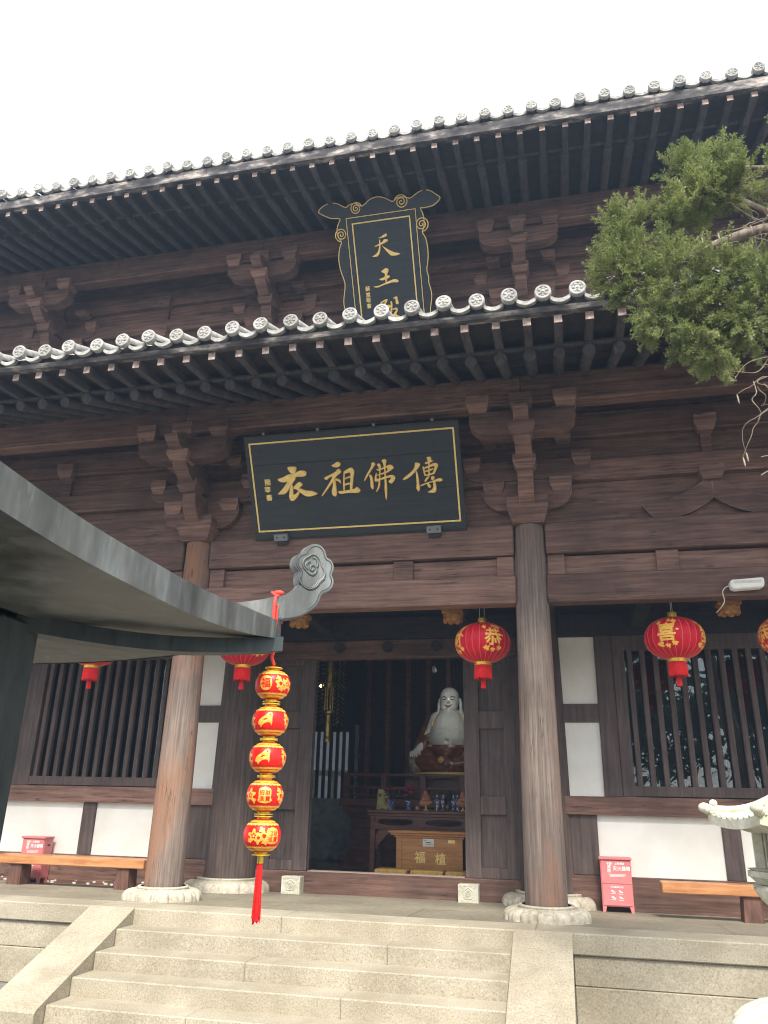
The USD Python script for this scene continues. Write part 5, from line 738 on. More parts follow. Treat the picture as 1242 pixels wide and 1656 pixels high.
for s in range(4):
    n = [(1, 0), (0, 1), (-1, 0), (0, -1)][s]; c = PC+np.array(n)*(ip-.2); hw = ip-.26
    b = (lambda u0, u1, d, z0, z1, k: box(c[0]-d, c[0]+d, c[1]+u0, c[1]+u1, z0, z1, k) if n[0] else box(c[0]+u0, c[0]+u1, c[1]-d, c[1]+d, z0, z1, k))
    P = part('wall_panel', b(-hw, hw, .02, GZ, 2.03, .005), bronze_d, pav)
    for za, zb_ in ((1.86, 2.03), (1.0, 1.1), (GZ, GZ+.25)): part('panel_rail', b(-hw, hw, .045, za, zb_, .006), bronze_d, P)
part('roof_finial', lathe([(.0, 3.4), (.04, 3.35), (.07, 3.27), (.05, 3.2), (.1, 3.1), (.15, 3.0), (.1, 2.88), (.2, 2.78), (.22, 2.68)], 24, (PC[0], PC[1], 0)), bronze, pav, 40)
# ------------------------------------------------------------------ string of five small lanterns
SX, SY = -1.118, -6.618
st = thing('lantern_string', 'string of five red and gold ball lanterns hanging from the bronze horn', 'lantern string', (SX, SY, 0))
part('tie_cord', join(tube([(.0, -.052, 2.20), (-.004, -.052, 2.30), (.0, -.05, 2.34), (.0, 0, 2.372), (0, .05, 2.34), (0, .052, 2.22)], .011, 7), tube([(.012, -.05, 2.345), (-.03, -.03, 2.375), (-.03, .02, 2.37)], .008, 6), ball((.0, -.01, 2.375), .02, 1, (1.6, 1, .8)),
     tube([(0, -.052, 2.21), (.004, -.045, 2.1), (-.003, -.03, 2.02), (0, 0, 1.99)], .009, 7), tube([(.016, -.05, 2.3), (.014, -.05, 2.18), (.008, -.045, 2.1)], .005, 6)), cord_red, st, True)
part('gold_bead', cyl((0, -.03, 2.04), (0, -.02, 2.085), .0085, 10), gold_bead, st)
BR, BH = .0915, .079
def ballp(z): return BR*np.sqrt(np.maximum(1-(np.abs(np.asarray(z))/BH)**2.3, 0))+.0
# a leaping carp, fruit and cloud prints as outlines
carp = Polygon(chaikin([(-.075, -.005), (-.055, .012), (-.02, .028), (.0, .045), (.02, .052), (.038, .045), (.042, .03), (.036, .012), (.04, -.012), (.035, -.04), (.026, -.02), (.01, -.014), (-.02, -.02), (-.045, -.035), (-.06, -.052), (-.068, -.03), (-.085, -.03)], 2)).buffer(0)
carp = carp.difference(Polygon([(.018+.007*math.cos(q), .034+.007*math.sin(q)) for q in np.arange(12)/12*2*PI]).buffer(0)).difference(Polygon(chaikin([(-.035, .004), (.0, .014), (.0, .006), (-.03, -.004)], 1)))
def blob(cx, cy, r, k, a=.25, sq=1): return Polygon([(cx+r*(1+a*math.sin(k*q))*math.cos(q), cy+sq*r*(1+a*math.sin(k*q))*math.sin(q)) for q in np.arange(40)/40*2*PI]).buffer(0)
cloud_print = unary_union([blob(.0, .0, .028, 5), blob(.03, .012, .018, 4), blob(.012, -.03, .018, 4), blob(-.012, .034, .015, 4)]).difference(blob(.004, .0, .012, 3, .1))
flower_print = blob(0, 0, .036, 5, .32).difference(blob(0, 0, .016, 5, .3)).union(blob(0, 0, .008, 3, 0)).union(blob(.03, -.035, .016, 3, .3)).union(blob(-.03, -.03, .014, 4, .3))
def ingot(ch):
    e = Polygon(chaikin([(-.045, .045), (-.02, .05), (0, .058), (.02, .05), (.045, .045), (.04, -.02), (.055, -.03), (.03, -.05), (-.03, -.05), (-.055, -.03), (-.04, -.02)], 1)).buffer(0)
    inner = unary_union([glyph(c, .036, p) for c, p in zip(ch, ((-.038, .004), (.002, .004), (-.038, -.034), (.002, -.034)))])
    return e.difference(inner)
fu = Polygon(chaikin([(-.03, .05), (.03, .045), (.045, .0), (.03, -.045), (-.03, -.048), (-.045, .0)], 2)).buffer(0).difference(glyph('福', .066, (-.033, -.024)).buffer(.0005))
from shapely import affinity
sc = lambda g, k, k2=None: affinity.scale(g, k, k2 or k, origin=(0, 0))
carp, cloud_print, flower_print, fu = sc(carp, .62, .78), sc(cloud_print, .8), sc(flower_print, .72), sc(fu, .8)
specs = [(1.884, [(fu, -.40), (cloud_print, .42), (flower_print, .95)]), (1.70, [(carp, -.15), (cloud_print, 1.1), (flower_print, -1.3)]), (1.522, [(carp, -.15), (cloud_print, 1.1), (flower_print, -1.3)]),
         (1.343, [(sc(ingot('招財進寶'), .72), .0), (flower_print, -.85), (cloud_print, .95)]), (1.16, [(flower_print, -.45), (sc(ingot('招財進寶'), .72), .6), (cloud_print, .08)])]
view = math.atan2(-10.496-SY, .3706-SX)
for z, prints in specs:
    zz = -BH*np.cos(np.linspace(.02, PI-.02, 21))
    b = part('ball', lathe([(float(ballp(v)), z+float(v)) for v in zz], 40), red_bright, st, True)
    for s in (-1, 1):
        part('gold_cap', lathe([(.072 if s > 0 else .0, z+s*.046), (.0735, z+s*.05), (.058, z+s*.066), (.03, z+s*.074), (.03, z+s*.082), (.046, z+s*.084), (.046, z+s*.089), (.02, z+s*.09), (0, z+s*.091)], 28,
             mod=lambda th, rr, q, i, s=s: (rr, q-s*(.005*np.abs(np.sin(10*th)) if i < 2 else 0))), gold_bead, b, 30)
    part('gold_scallop', lathe([(float(ballp(.056))+.0015, z+.056), (float(ballp(.049))+.002, z+.049)], 120, mod=lambda th, rr, q, i: (rr+.001, q-(.006*np.abs(np.sin(11*th)) if i else 0))), gold_print, b)
    part('gold_scallop', lathe([(float(ballp(.056))+.0015, z-.056), (float(ballp(.049))+.002, z-.049)], 120, mod=lambda th, rr, q, i: (rr+.001, q+(.006*np.abs(np.sin(11*th)) if i else 0))), gold_print, b)
    for shp, a in prints:
        part('gold_figure', wrapped(shp, BR, z, lambda q, z=z: ballp(np.asarray(q)-z), .0018, .012, view+a), ball_print, b)
    if z > 1.2:
        part('link', join(cyl((0, 0, z-.088), (0, 0, z-.1), .012, 10), ball((0, 0, z-.09), .010, 1), cyl((0, 0, z-.106), (0, 0, z-.078), .007, 8)), gold_bead, st)
part('gold_sleeve', join(cyl((0, 0, 1.075), (0, 0, 1.035), .014, 12, .0155), ball((0, 0, 1.078), .011, 1)), gold_bead, st)
th = []
for k in range(46):
    a = rng.uniform(0, 6.28); r = .016*math.sqrt(rng.random()); e = rng.uniform(.78, .8)
    th.append(tube([(r*.7*math.cos(a), r*.7*math.sin(a), 1.037), (r*math.cos(a), r*math.sin(a), .95), (1.15*r*math.cos(a)+.004*math.sin(k), 1.15*r*math.sin(a), e+rng.uniform(-.012, .008))], .003, 4, True))
part('tassel', join(th), tassel_m, st)

# ------------------------------------------------------------------ benches, fire boxes, lamp
def bench(x0, x1, legs, y0, label):
    t = thing('bench', label, 'bench', ((x0+x1)/2, y0, floor_z(y0+.15))); c = (x0+x1)/2
    part('seat', box(x0-c, x1-c, 0, .32, .30, .43, .012), bench_top, t)
    for a in legs: part('leg', prism([(a-.12-c, .0), (a+.115-c, .0), (a+.1-c, .3), (a-.1-c, .3)], 'y', .04, .29), bench_leg, t)
    return t
bench(-8.48, -5.95, (-8.15, -6.3), 1.15, 'long orange wooden bench left of the left column')
bench(1.43, 5.1, (2.5, 4.4), 1.05, 'long orange wooden bench right of the red box')
def fire_box(x, y, label, full=True):
    t = thing('fire_box', label, 'fire box', (x, y, floor_z(y)-.004))
    w, d, h = .41, .24, .69
    part('body', join(box(0, w, .012, d, .075, h-.03, .004), box(.012, w-.012, .0, .013, .09, .355, .003), box(.012, w-.012, .0, .013, .36, h-.04, .003)), box_red, t)
    part('lid', box(-.014, w+.014, -.02, d+.006, h-.03, h, .005), box_red, t)
    for a in (0, w-.055):
        part('foot', prism([(a, .08), (a+.055, .08), (a+(.055 if a else .035), 0), (a+(.02 if a else 0), 0)], 'y', .01, .05), box_red, t)
        part('foot', prism([(a, .08), (a+.055, .08), (a+(.055 if a else .035), 0), (a+(.02 if a else 0), 0)], 'y', d-.05, d-.01), box_red, t)
    part('side_handle', box(w-.001, w+.008, .1, .16, .55, .575, .003), black_metal, t)
    W = []
    def line(txt, em, x0, z0, sp=1.0):
        for i, c in enumerate(txt): W.append(glyph(c, em, (x0+i*em*sp, z0)))
    line('中国·上海消防', .034, .085, .60)
    line('灭火器箱', .058, .165, .53, 1.0); line('消', .05, .09, .555); line('防', .05, .09, .505)
    W.extend([Polygon([(.1, .475), (.33, .475), (.33, .48), (.1, .48)]), Polygon([(.12, .46), (.33, .46), (.33, .466), (.12, .466)]), Polygon([(.12, .447), (.31, .447), (.31, .453), (.12, .453)])])
    line('灭火器使用方法', .024, .12, .31)
    for i in range(2):
        for j in range(2):
            cx, cz = .15+.1*i, .255-.075*j
            W.append(Polygon([(cx-.03, cz-.022), (cx+.03, cz-.022), (cx+.03, cz-.017), (cx-.03, cz-.017)]))
            W.append(Polygon(chaikin([(cx-.03, cz+.02), (cx-.005, cz+.026), (cx+.006, cz+.01), (cx+.03, cz+.004), (cx+.026, cz-.006), (cx, cz-.002), (cx-.02, cz+.006)], 1)).buffer(0))
    part('white_lettering', prism(unary_union(W), 'y', -.0025, .0015), print_white, t, kind='stuff')
    return t
fire_box(.695, 1.66, 'red fire extinguisher box standing beside the right column')
fire_box(-8.45, 1.66, 'red fire extinguisher box standing behind the left bench')
t = thing('flood_lamp', 'white oblong lamp housing fixed to the front beam at the right', 'lamp', (2.68, -.19, 4.02))
sh = [(-.2, -.035), (-.185, -.06), (-.15, -.075), (.15, -.06), (.19, -.04), (.2, .0), (.2, .055), (.18, .07), (-.18, .05), (-.2, .03)]
part('housing', join(prism(sh, 'y', -.07, .04), prism(Polygon(sh).buffer(-.012), 'y', -.085, -.07)), lamp_white, t)
part('clamp', box(-.06, .06, .04, .07, -.03, .03, .004), grey_metal, t)
part('face_strip', box(-.16, .16, -.09, -.0852, .0, .035, .002), tex('dusty_lens', [(.4, (.5, .48, .4)), (.7, (.66, .65, .58))], ns=40, vary=0, bump=.05), t)
part('wire', tube(chaikin([(-.2, -.02, -.01), (-.26, -.01, -.03), (-.3, 0, -.09), (-.27, .02, -.2), (-.31, .1, -.26), (-.34, .3, -.28)], 3, False), .006, 6), cord_m, t, True)

# ------------------------------------------------------------------ inside the hall
t = thing('altar_platform', 'dark red-brown moulded altar platform with railing under the statue', 'altar', (-2.4, 6.3, .06))
for z0, z1, e in ((0, .14, .16), (.14, .24, .1), (.24, .34, .05), (.34, .98, .0), (.98, 1.08, .06), (1.08, 1.2, .14), (1.2, 1.36, .2)):
    part('moulding', box(-1.75-e, 2.2+e, -.0-e, 2.2, z0, z1, .015), altar_wood, t)
for k in range(5):
    part('front_panel', box(-1.68+.78*k, -1.68+.78*k+.68, -.014, -.001, .42, .92, .006), altar_wood, t)
part('top_rail', box(-1.9, 2.3, -.04, .04, 1.80, 1.86, .012), altar_wood, t); part('mid_rail', box(-1.9, 2.3, -.025, .025, 1.55, 1.6, .008), altar_wood, t); part('low_rail', box(-1.9, 2.3, -.025, .025, 1.4, 1.44, .008), altar_wood, t)
for x in (-1.85, -1.05, -.22, .6, 1.45, 2.25): part('rail_post', box(x-.065, x+.065, -.065, .065, 1.36, 1.84, .01), altar_wood, t)
for k in range(30): part('baluster', box(-1.8+k*.135-.012, -1.8+k*.135+.012, -.012, .012, 1.44, 1.55, .003), altar_wood, t)
t = thing('offering_table', 'long dark carved table with cut-out apron before the altar', 'table', (-2.0, 4.5, .06))
part('table_top', join(box(-1.35, 1.5, -.02, .75, 1.1, 1.16, .012), box(-1.32, 1.47, .0, .73, 1.05, 1.1, .008)), altar_wood, t)
ap = Polygon([(-1.3, .86), (1.45, .86), (1.45, 1.05), (-1.3, 1.05)])
for c in (-.82, .08, .98):
    ap = ap.difference(Polygon(chaikin([(c-.34, .955), (c-.31, .99), (c-.2, 1.005), (c+.2, 1.005), (c+.31, .99), (c+.34, .955), (c+.3, .915), (c+.2, .905), (c+.14, .89), (c-.14, .89), (c-.2, .905), (c-.3, .915)], 1)))
part('apron', prism(ap, 'y', .04, .07), altar_wood, t); part('apron_rail', box(-1.3, 1.45, .02, .09, .82, .86, .006), altar_wood, t)
for x in (-1.25, 1.4):
    for y in (.08, .66): part('leg', box(x-.05, x+.05, y-.05, y+.05, 0, 1.05, .01), altar_wood, t)
for s, x in ((1, -1.19), (-1, 1.34)): part('corner_scroll', prism(chaikin([(x, .82), (x+s*.36, .82), (x+s*.3, .76), (x+s*.2, .74), (x+s*.14, .64), (x+s*.06, .58), (x, .42)], 1), 'y', .04, .07), altar_wood, t)
t = thing('donation_box', 'honey-coloured wooden cabinet with gold characters and a white notice', 'cabinet', (-2.03, 3.6, .06))
part('body', box(-.56, .56, 0, .5, .06, .73, .006), box_wood, t); part('plinth', box(-.6, .6, -.02, .52, 0, .06, .006), box_wood, t)
part('cornice', join(box(-.6, .6, -.03, .53, .73, .765, .006), box(-.66, .66, -.07, .56, .765, .80, .008), box(-.7, .7, -.1, .58, .80, .845, .01)), box_wood, t)
for a in (-.57, .47): part('corner_strip', box(a, a+.1, -.016, .0, .06, .73, .005), altar_wood if False else box_wood, t)
part('gold_character', prism(glyph('福', .19, (-.25, .36)), 'y', -.012, -.0005), gold, t); part('gold_character', prism(glyph('植', .19, (.1, .34)), 'y', -.012, -.0005), gold, t)
P = part('white_notice', box(-.11, .08, -.006, -.001, .60, .72, .001), paper, t)
part('notice_line', join(box(-.06, .03, -.0075, -.0062, .655, .668, .0005), box(-.06, .065, -.0075, -.0062, .625, .632, .0005), box(-.095, -.05, -.0075, -.0062, .695, .702, .0005)), ink, P)
part('brass_plate', box(.32, .44, -.006, -.001, .66, .71, .001), gold, t)
for k, (x, lb) in enumerate(((-2.52, 'gold brocade kneeling cushion at the left behind the threshold'), (-1.94, 'gold brocade kneeling cushion in the middle of the doorway'), (-1.38, 'gold brocade kneeling cushion at the right behind the threshold'))):
    t = thing('kneeling_cushion', lb, 'cushion', (x, 2.78, .06))
    part('cushion_pad', box(-.265, .265, 0, .36, .2, .285, .03), cloth_gold, t, 40); part('cushion_stand', box(-.24, .24, .03, .33, 0, .2, .01), altar_wood, t)
TZ = 1.22
def at(x, y=4.75, z=TZ+.002): return (x, y, z)
t = thing('picture_card', 'yellowish picture card leaning on the table left of the flowers', 'card', at(-3.18, 4.9))
part('card_face', _hull([(x, y+q, z) for x in (-.09, .14) for y, z in ((0, 0), (.1, .36)) for q in (0, .01)]), tex('card_print', [(.35, (.35, .33, .12)), (.5, (.5, .47, .2)), (.62, (.3, .08, .06))], ns=9, vary=0), t)
def flowers(x, label, cols, seed):
    r = random.Random(seed); t = thing('flower_vase', label, 'flower vase', at(x, 4.72))
    part('vase', lathe([(0, 0), (.05, 0), (.055, .03), (.04, .08), (.05, .13), (.075, .17), (.07, .175), (0, .15)], 18), blue_china, t, 40)
    sm, lf = [], []
    for k in range(11):
        a = r.uniform(0, 6.28); rr = r.uniform(.03, .15); h = r.uniform(.26, .42); p = (rr*math.cos(a), rr*math.sin(a), h)
        sm.append(tube([(0, 0, .14), (p[0]*.5, p[1]*.5, h*.7), p], .004, 4))
        pet = [moved(ball((0, 0, 0), .03, 1, (1, .5, .35)), (p[0]+.022*math.cos(q), p[1]+.022*math.sin(q), p[2]+.006*math.sin(3*q)), q) for q in np.arange(5)*2*PI/5+r.uniform(0, 1)]
        part('blossom', join(*pet), cols[k % len(cols)], t, True)
    for k in range(40):
        a = r.uniform(0, 6.28); rr = r.uniform(.02, .16); h = r.uniform(.18, .34); q = r.uniform(0, 6.28)
        lf.append(trimesh.Trimesh([(rr*math.cos(a), rr*math.sin(a), h), (rr*math.cos(a)+.05*math.cos(q), rr*math.sin(a)+.05*math.sin(q), h+.02), (rr*math.cos(a)+.025*math.cos(q)-.015*math.sin(q), rr*math.sin(a)+.025*math.sin(q)+.015*math.cos(q), h+.035)], [(0, 1, 2)], process=False))
    part('stem', join(sm), leaf_dark, t); part('foliage', join(lf), leaf_dark, t)
flowers(-2.95, 'vase of dark red flowers in front of the yellowish card', [flower_red, flower_red, leaf_dark], 3)
flowers(-2.62, 'vase of bright pink flowers left of the peach pyramid', [flower_m, flower_m, flower_red], 5)
def peaches(x, label):
    t = thing('peach_stand', label, 'fruit offering', at(x, 4.62))
    part('stand', lathe([(0, 0), (.05, 0), (.05, .012), (.018, .03), (.016, .07), (.09, .085), (.125, .1), (.12, .105), (0, .1)], 20), gold, t, 40)
    for lv, n, rr in ((0, 8, .085), (1, 5, .055), (2, 3, .03)):
        for k in range(n):
            a = k/n*2*PI+lv*.3; part('peach', ball((rr*math.cos(a), rr*math.sin(a), .135+lv*.062), .036, 2, (1, 1, 1.08)), peach, t, True)
    part('peach', ball((0, 0, .135+3*.058), .036, 2), peach, t, True)
peaches(-2.27, 'pyramid of peaches on a gold stand nearest the pink flowers'); peaches(-1.58, 'pyramid of peaches on a gold stand at the right door jamb')
tag(part('loose_peach', ball((-2.42, 4.58, TZ+.038), .038, 2), peach, smooth=True), 'single peach lying left of the peach pyramid', 'peach')
for x, lb in ((-2.07, 'blue and white vase right of the left peach pyramid'), (-1.96, 'blue and white vase left of the dark burner'), (-1.77, 'blue and white vase right of the dark burner'), (-1.69, 'blue and white vase left of the right peach pyramid')):
    t = thing('china_vase', lb, 'vase', at(x, 4.7))
    part('vase_body', lathe([(0, 0), (.028, 0), (.03, .01), (.022, .05), (.036, .13), (.04, .17), (.028, .21), (.016, .225), (.018, .25), (.014, .25), (0, .24)], 18), blue_china, t, 40); part('vase_lid', ball((0, 0, .262), .016, 1), porcelain, t, True)
t = thing('incense_burner', 'dark incense burner between the china vases', 'incense burner', at(-1.865, 4.85))
part('bowl', lathe([(0, .03), (.07, .04), (.1, .1), (.09, .16), (.075, .18), (.1, .2), (.095, .205), (0, .17)], 20), bronze_d, t, 40); part('lid_knob', lathe([(.09, .205), (.07, .26), (.03, .31), (.04, .34), (0, .37)], 16), bronze_d, t, 40)
for k in range(3): part('foot', cyl((.06*math.cos(k*2.1), .06*math.sin(k*2.1), .05), (.075*math.cos(k*2.1), .075*math.sin(k*2.1), 0), .014, 8), bronze_d, t)
t = thing('brass_cup', 'small shiny brass cup in front of the dark burner', 'cup', at(-1.865, 4.56)); part('cup', lathe([(0, 0), (.028, 0), (.01, .02), (.012, .03), (.04, .05), (.042, .08), (.03, .09), (.008, .1), (0, .115)], 18), brass, t, 40)
t = thing('brass_hanging_ornament', 'tall brass openwork hanging with bead strings inside the doorway at the left', 'hanging ornament', (-3.83, 3.3, 0))
part('upper_tube', lathe([(0, 3.86), (.09, 3.86), (.1, 3.84), (.085, 3.8), (.085, 3.38), (.11, 3.36), (.11, 3.3), (.07, 3.26)], 8), brass, t)
for k in range(8): part('cage_bar', cyl((.075*math.cos(k*PI/4), .075*math.sin(k*PI/4), 3.28), (.075*math.cos(k*PI/4), .075*math.sin(k*PI/4), 2.86), .012, 6), brass, t)
part('lower_ring', lathe([(.07, 2.88), (.1, 2.86), (.1, 2.82), (.06, 2.79), (.055, 2.42), (.075, 2.38), (.06, 2.33), (0, 2.33)], 8), brass, t)
bd = []
for k in range(22):
    a = k/22*2*PI; r = .2+.04*(k % 3)
    for j in range(16):
        bd.append(ball((r*math.cos(a)+rng.uniform(-.006, .006), r*math.sin(a), 3.8-j*.075-(k % 4)*.02), .011+.006*(j % 3 == 0), 0))
part('bead_strings', join(bd), brass, t, kind='stuff'); part('crown_plate', lathe([(0, 3.9), (.28, 3.87), (.29, 3.84), (.1, 3.84)], 12), brass, t)
t = thing('small_bulb', 'tiny glowing orange bulb beside the brass hanging', 'bulb', (-4.03, 3.42, 3.33)); part('bulb', ball((0, 0, 0), .022, 2), bulb_m, t, True); part('socket', cyl((0, 0, .018), (0, 0, .06), .012, 8), brass, t)
# ------------------------------------------------------------------ laughing seated statue
import manifold3d as mf
spot_m = plain('lit_lens', (1, 1, 1), .3, emit=((1, .95, .86), 38.0))
def blend(chains, size, it=12):
    """One continuous skin over chains of spheres (point, radius)."""
    parts_ = []
    def sph(p, r, n=24): return mf.Manifold.sphere(r, n).translate(tuple(map(float, p)))
    for ch in chains:
        if len(ch) == 1: parts_.append(sph(*ch[0]))
        for (p, r), (q, s) in zip(ch, ch[1:]): parts_.append(mf.Manifold.batch_hull([sph(p, r), sph(q, s)]))
    m = mf.Manifold.batch_boolean(parts_, mf.OpType.Add).refine_to_length(size).to_mesh()
    t = trimesh.Trimesh(m.vert_properties[:, :3], m.tri_verts); trimesh.smoothing.filter_taubin(t, .5, .53, it)
    return t
bud = thing('laughing_statue', 'seated laughing white porcelain monk statue with bare belly and brown robe', 'statue', (-2.19, 7.25, 1.96))
# local: x right, y back, z up; about 1.87 m tall
body = blend([[((0, 0, .62), .44), ((0, -.05, .72), .47), ((0, -.03, .95), .40), ((0, .03, 1.13), .31)],
              [((-.3, .05, 1.1), .165), ((.3, .05, 1.1), .165)], [((-.16, -.2, 1.03), .15), ((.16, -.2, 1.03), .15)],
                            [((0, -.05, 1.45), .19), ((0, -.03, 1.57), .218), ((0, -.01, 1.65), .215)], [((-.07, -.12, 1.42), .12), ((.07, -.12, 1.42), .12)], [((-.095, -.13, 1.49), .085)], [((.095, -.13, 1.49), .085)],
              [((0, -.19, 1.555), .03), ((0, -.232, 1.51), .038)], [((0, -.17, 1.345), .08)],
              [((-.30, .05, 1.18), .15), ((-.42, .0, .9), .135), ((-.55, -.12, .62), .11), ((-.66, -.3, .46), .09)], [((.30, .05, 1.18), .15), ((.42, .0, .9), .135), ((.55, -.12, .62), .11), ((.66, -.3, .46), .09)],
              [((-.66, -.3, .46), .085), ((-.7, -.4, .42), .07)], [((.66, -.3, .46), .085), ((.7, -.4, .42), .07)],
              *[[((sx*(.66+.04*i), -.42, .43), .026), ((sx*(.655+.045*i), -.5, .40), .022), ((sx*(.655+.046*i), -.525, .33), .018)] for sx in (-1, 1) for i in range(4)], *[[((sx*.62, -.38, .43), .026), ((sx*.595, -.45, .38), .02)] for sx in (-1, 1)],
              *[[((sx*.225, .03, 1.6), .03), ((sx*.245, .03, 1.52), .034), ((sx*.25, .02, 1.38), .036), ((sx*.255, .0, 1.3), .046)] for sx in (-1, 1)]], .03, 9)
v = body.vertices                                                              # chest fold over the belly, navel, smiling cheeks
f = (np.abs(v[:, 0]) < .42)*(v[:, 1] < 0)
v[:, 1] += f*.035*np.exp(-((v[:, 2]-.9+.05*(v[:, 0]/.3)**2)/.02)**2); v[:, 1] += .05*np.exp(-((v[:, 0]/.035)**2+((v[:, 2]-.66)/.035)**2))*(v[:, 1] < 0)
v[:, 1] += .02*np.exp(-(((np.abs(v[:, 0])-.085)/.05)**2+((v[:, 2]-1.575)/.022)**2))*(v[:, 1] < -.1)
part('body', body, porcelain, bud, True)
def on_face(pts, r, out=.004):
    """A line drawn on the front of the head."""
    q = []
    for x, z in pts:
        d = np.abs(v[:, 0]-x)+np.abs(v[:, 2]-z)+10*(v[:, 1] > 0); i = np.argsort(d)[:4]; q.append((x, v[i, 1].min()-out, z))
    return tube(q, r, 6)
for s in (-1, 1):
    part('eyebrow', on_face([(s*(.04+.028*i), 1.605+.028*math.sin(PI*i/4)) for i in range(5)], .008), ink, bud, True)
    part('eye', on_face([(s*(.045+.022*i), 1.553+.018*math.sin(PI*i/4)) for i in range(5)], .009), ink, bud, True)
part('mouth', join(on_face([(-.085+.0213*i, 1.452-.03*math.sin(PI*i/8)) for i in range(9)], .011), on_face([(-.06+.015*i, 1.443-.045*math.sin(PI*i/8)) for i in range(9)], .012), on_face([(-.06+.02*i, 1.44-.022*math.sin(PI*i/6)) for i in range(7)], .012)), plain('red_lips', (.2, .05, .05), .4), bud, True)
for s in (-1, 1): part('nostril_shadow', on_face([(s*.016, 1.497), (s*.024, 1.499)], .006), ink, bud, True)
skirt = blend([[((0, 0, .42), .5), ((0, -.05, .5), .5)], [((-.3, -.1, .3), .33), ((-.62, -.3, .24), .2)], [((.3, -.1, .3), .33), ((.62, -.3, .24), .2)], [((-.6, -.34, .22), .19), ((-.1, -.5, .14), .16)], [((.6, -.34, .22), .19), ((.1, -.5, .14), .16)], [((0, -.4, .25), .26)], [((-.4, .2, .2), .25), ((.4, .2, .2), .25)]], .045, 6)
w = skirt.vertices; w[:, 2] = np.minimum(w[:, 2], .60-.08*np.maximum(0, -w[:, 1]-.2)); w += (.02*np.sin(16*w[:, 2]-6*np.abs(w[:, 0])+3*w[:, 1]))[:, None]*np.array([.3, 1, .2]); w[:, 2] = np.maximum(w[:, 2], .0)
part('skirt', skirt, robe_m, bud, True)
part('gold_sash', tube([(.46*math.sin(a)*1.03, -.05-.47*math.cos(a), .585-.05*math.cos(a)) for a in np.linspace(-1.5, 1.5, 25)], [.022+.014*math.sin(3*a) for a in np.linspace(0, 3, 25)], 8), gold, bud, True)
part('gold_medallion', join(*[ball((-.1+.05*math.cos(q), -.66, .26+.05*math.sin(q)), .022, 1) for q in np.arange(8)*PI/4], ball((-.1, -.665, .26), .035, 1)), gold, bud, True)
for s in (-1, 1):
    sl = blend([[((s*.27, .1, 1.22), .17), ((s*.45, .04, .98), .2), ((s*.58, -.06, .62), .2), ((s*.64, -.16, .36), .19)], [((s*.2, .2, 1.2), .15), ((s*.3, .25, .6), .2)]], .045, 6)
    u = sl.vertices; u += (.014*np.sin(24*u[:, 0]*s+9*u[:, 2]))[:, None]*np.array([.4, 1, 0]); u[:, 1] += .07*(u[:, 1] > -.2)
    part('robe_side', sl, robe_m, bud, True)
    part('gold_hem', tube([(s*(.24+.34*q+.05*math.sin(9*q)), -.12-.1*math.sin(PI*q), 1.25-.85*q) for q in np.linspace(0, 1, 18)], .014, 6), gold, bud, True)
    part('knee', blend([[((s*.66, -.3, .25), .2), ((s*.72, -.38, .1), .15)], [((s*.72, -.36, .22), .17), ((s*.72, -.42, .05), .1)]], .05, 6), tex('pale_glazed_cloth_'+('left' if s < 0 else 'right'), [(.35, (.42, .4, .33)), (.55, (.24, .15, .07)), (.7, (.5, .48, .42))], ns=5, vary=0, rough=.3), bud, True)
part('lotus_seat', lathe([(0, -.12), (.8, -.12), (.86, -.06), (.84, .0), (.6, .02), (0, .02)], 30, (0, -.05, 0)), gold, bud, 40)
tag(part('statue_plinth', box(-3.1, -1.28, 6.7, 8.0, 1.42, 1.84, .02), altar_wood), 'dark wooden plinth under the seated statue', 'plinth')
for x, z, lb in ((-2.27, 3.955, 'small white spot lamp under the ceiling left of the statue'), (-1.55, 3.955, 'small white spot lamp under the ceiling right of the statue')):
    t = thing('spot_lamp', lb, 'lamp', (x, 5.6, z))
    d = np.array([-2.19-x, 1.6, -.95]); d /= np.linalg.norm(d)
    part('housing', tube([-d*.08, d*.0, d*.03], [.035, .045, .055], 16), lamp_white, t, 30)
    part('lens', tube([d*.0303, d*.033], [.045, .045], 16), spot_m, t); part('stem', cyl((0, 0, .05), (0, 0, 4.75-z), .015, 8), black_metal, t)
# outside the rear opening
t = thing('white_balustrade', 'white stone balustrade seen through the rear barred opening', 'balustrade', (0, 11.0, 0))
part('top_rail', box(-9, -4, -.09, .09, 2.0, 2.16, .02), stone_white, t); part('low_rail', box(-9, -4, -.07, .07, 1.2, 1.3, .02), stone_white, t)
for k in range(9): part('baluster', box(-8.9+k*.6-.08, -8.9+k*.6+.08, -.08, .08, -.1, 2.0, .02), stone_white, t)
tag(part('back_building', box(-16, 2, 15, 15.5, -.8, 7, .02), grey_wall), 'grey wall seen through the rear barred opening', 'wall')

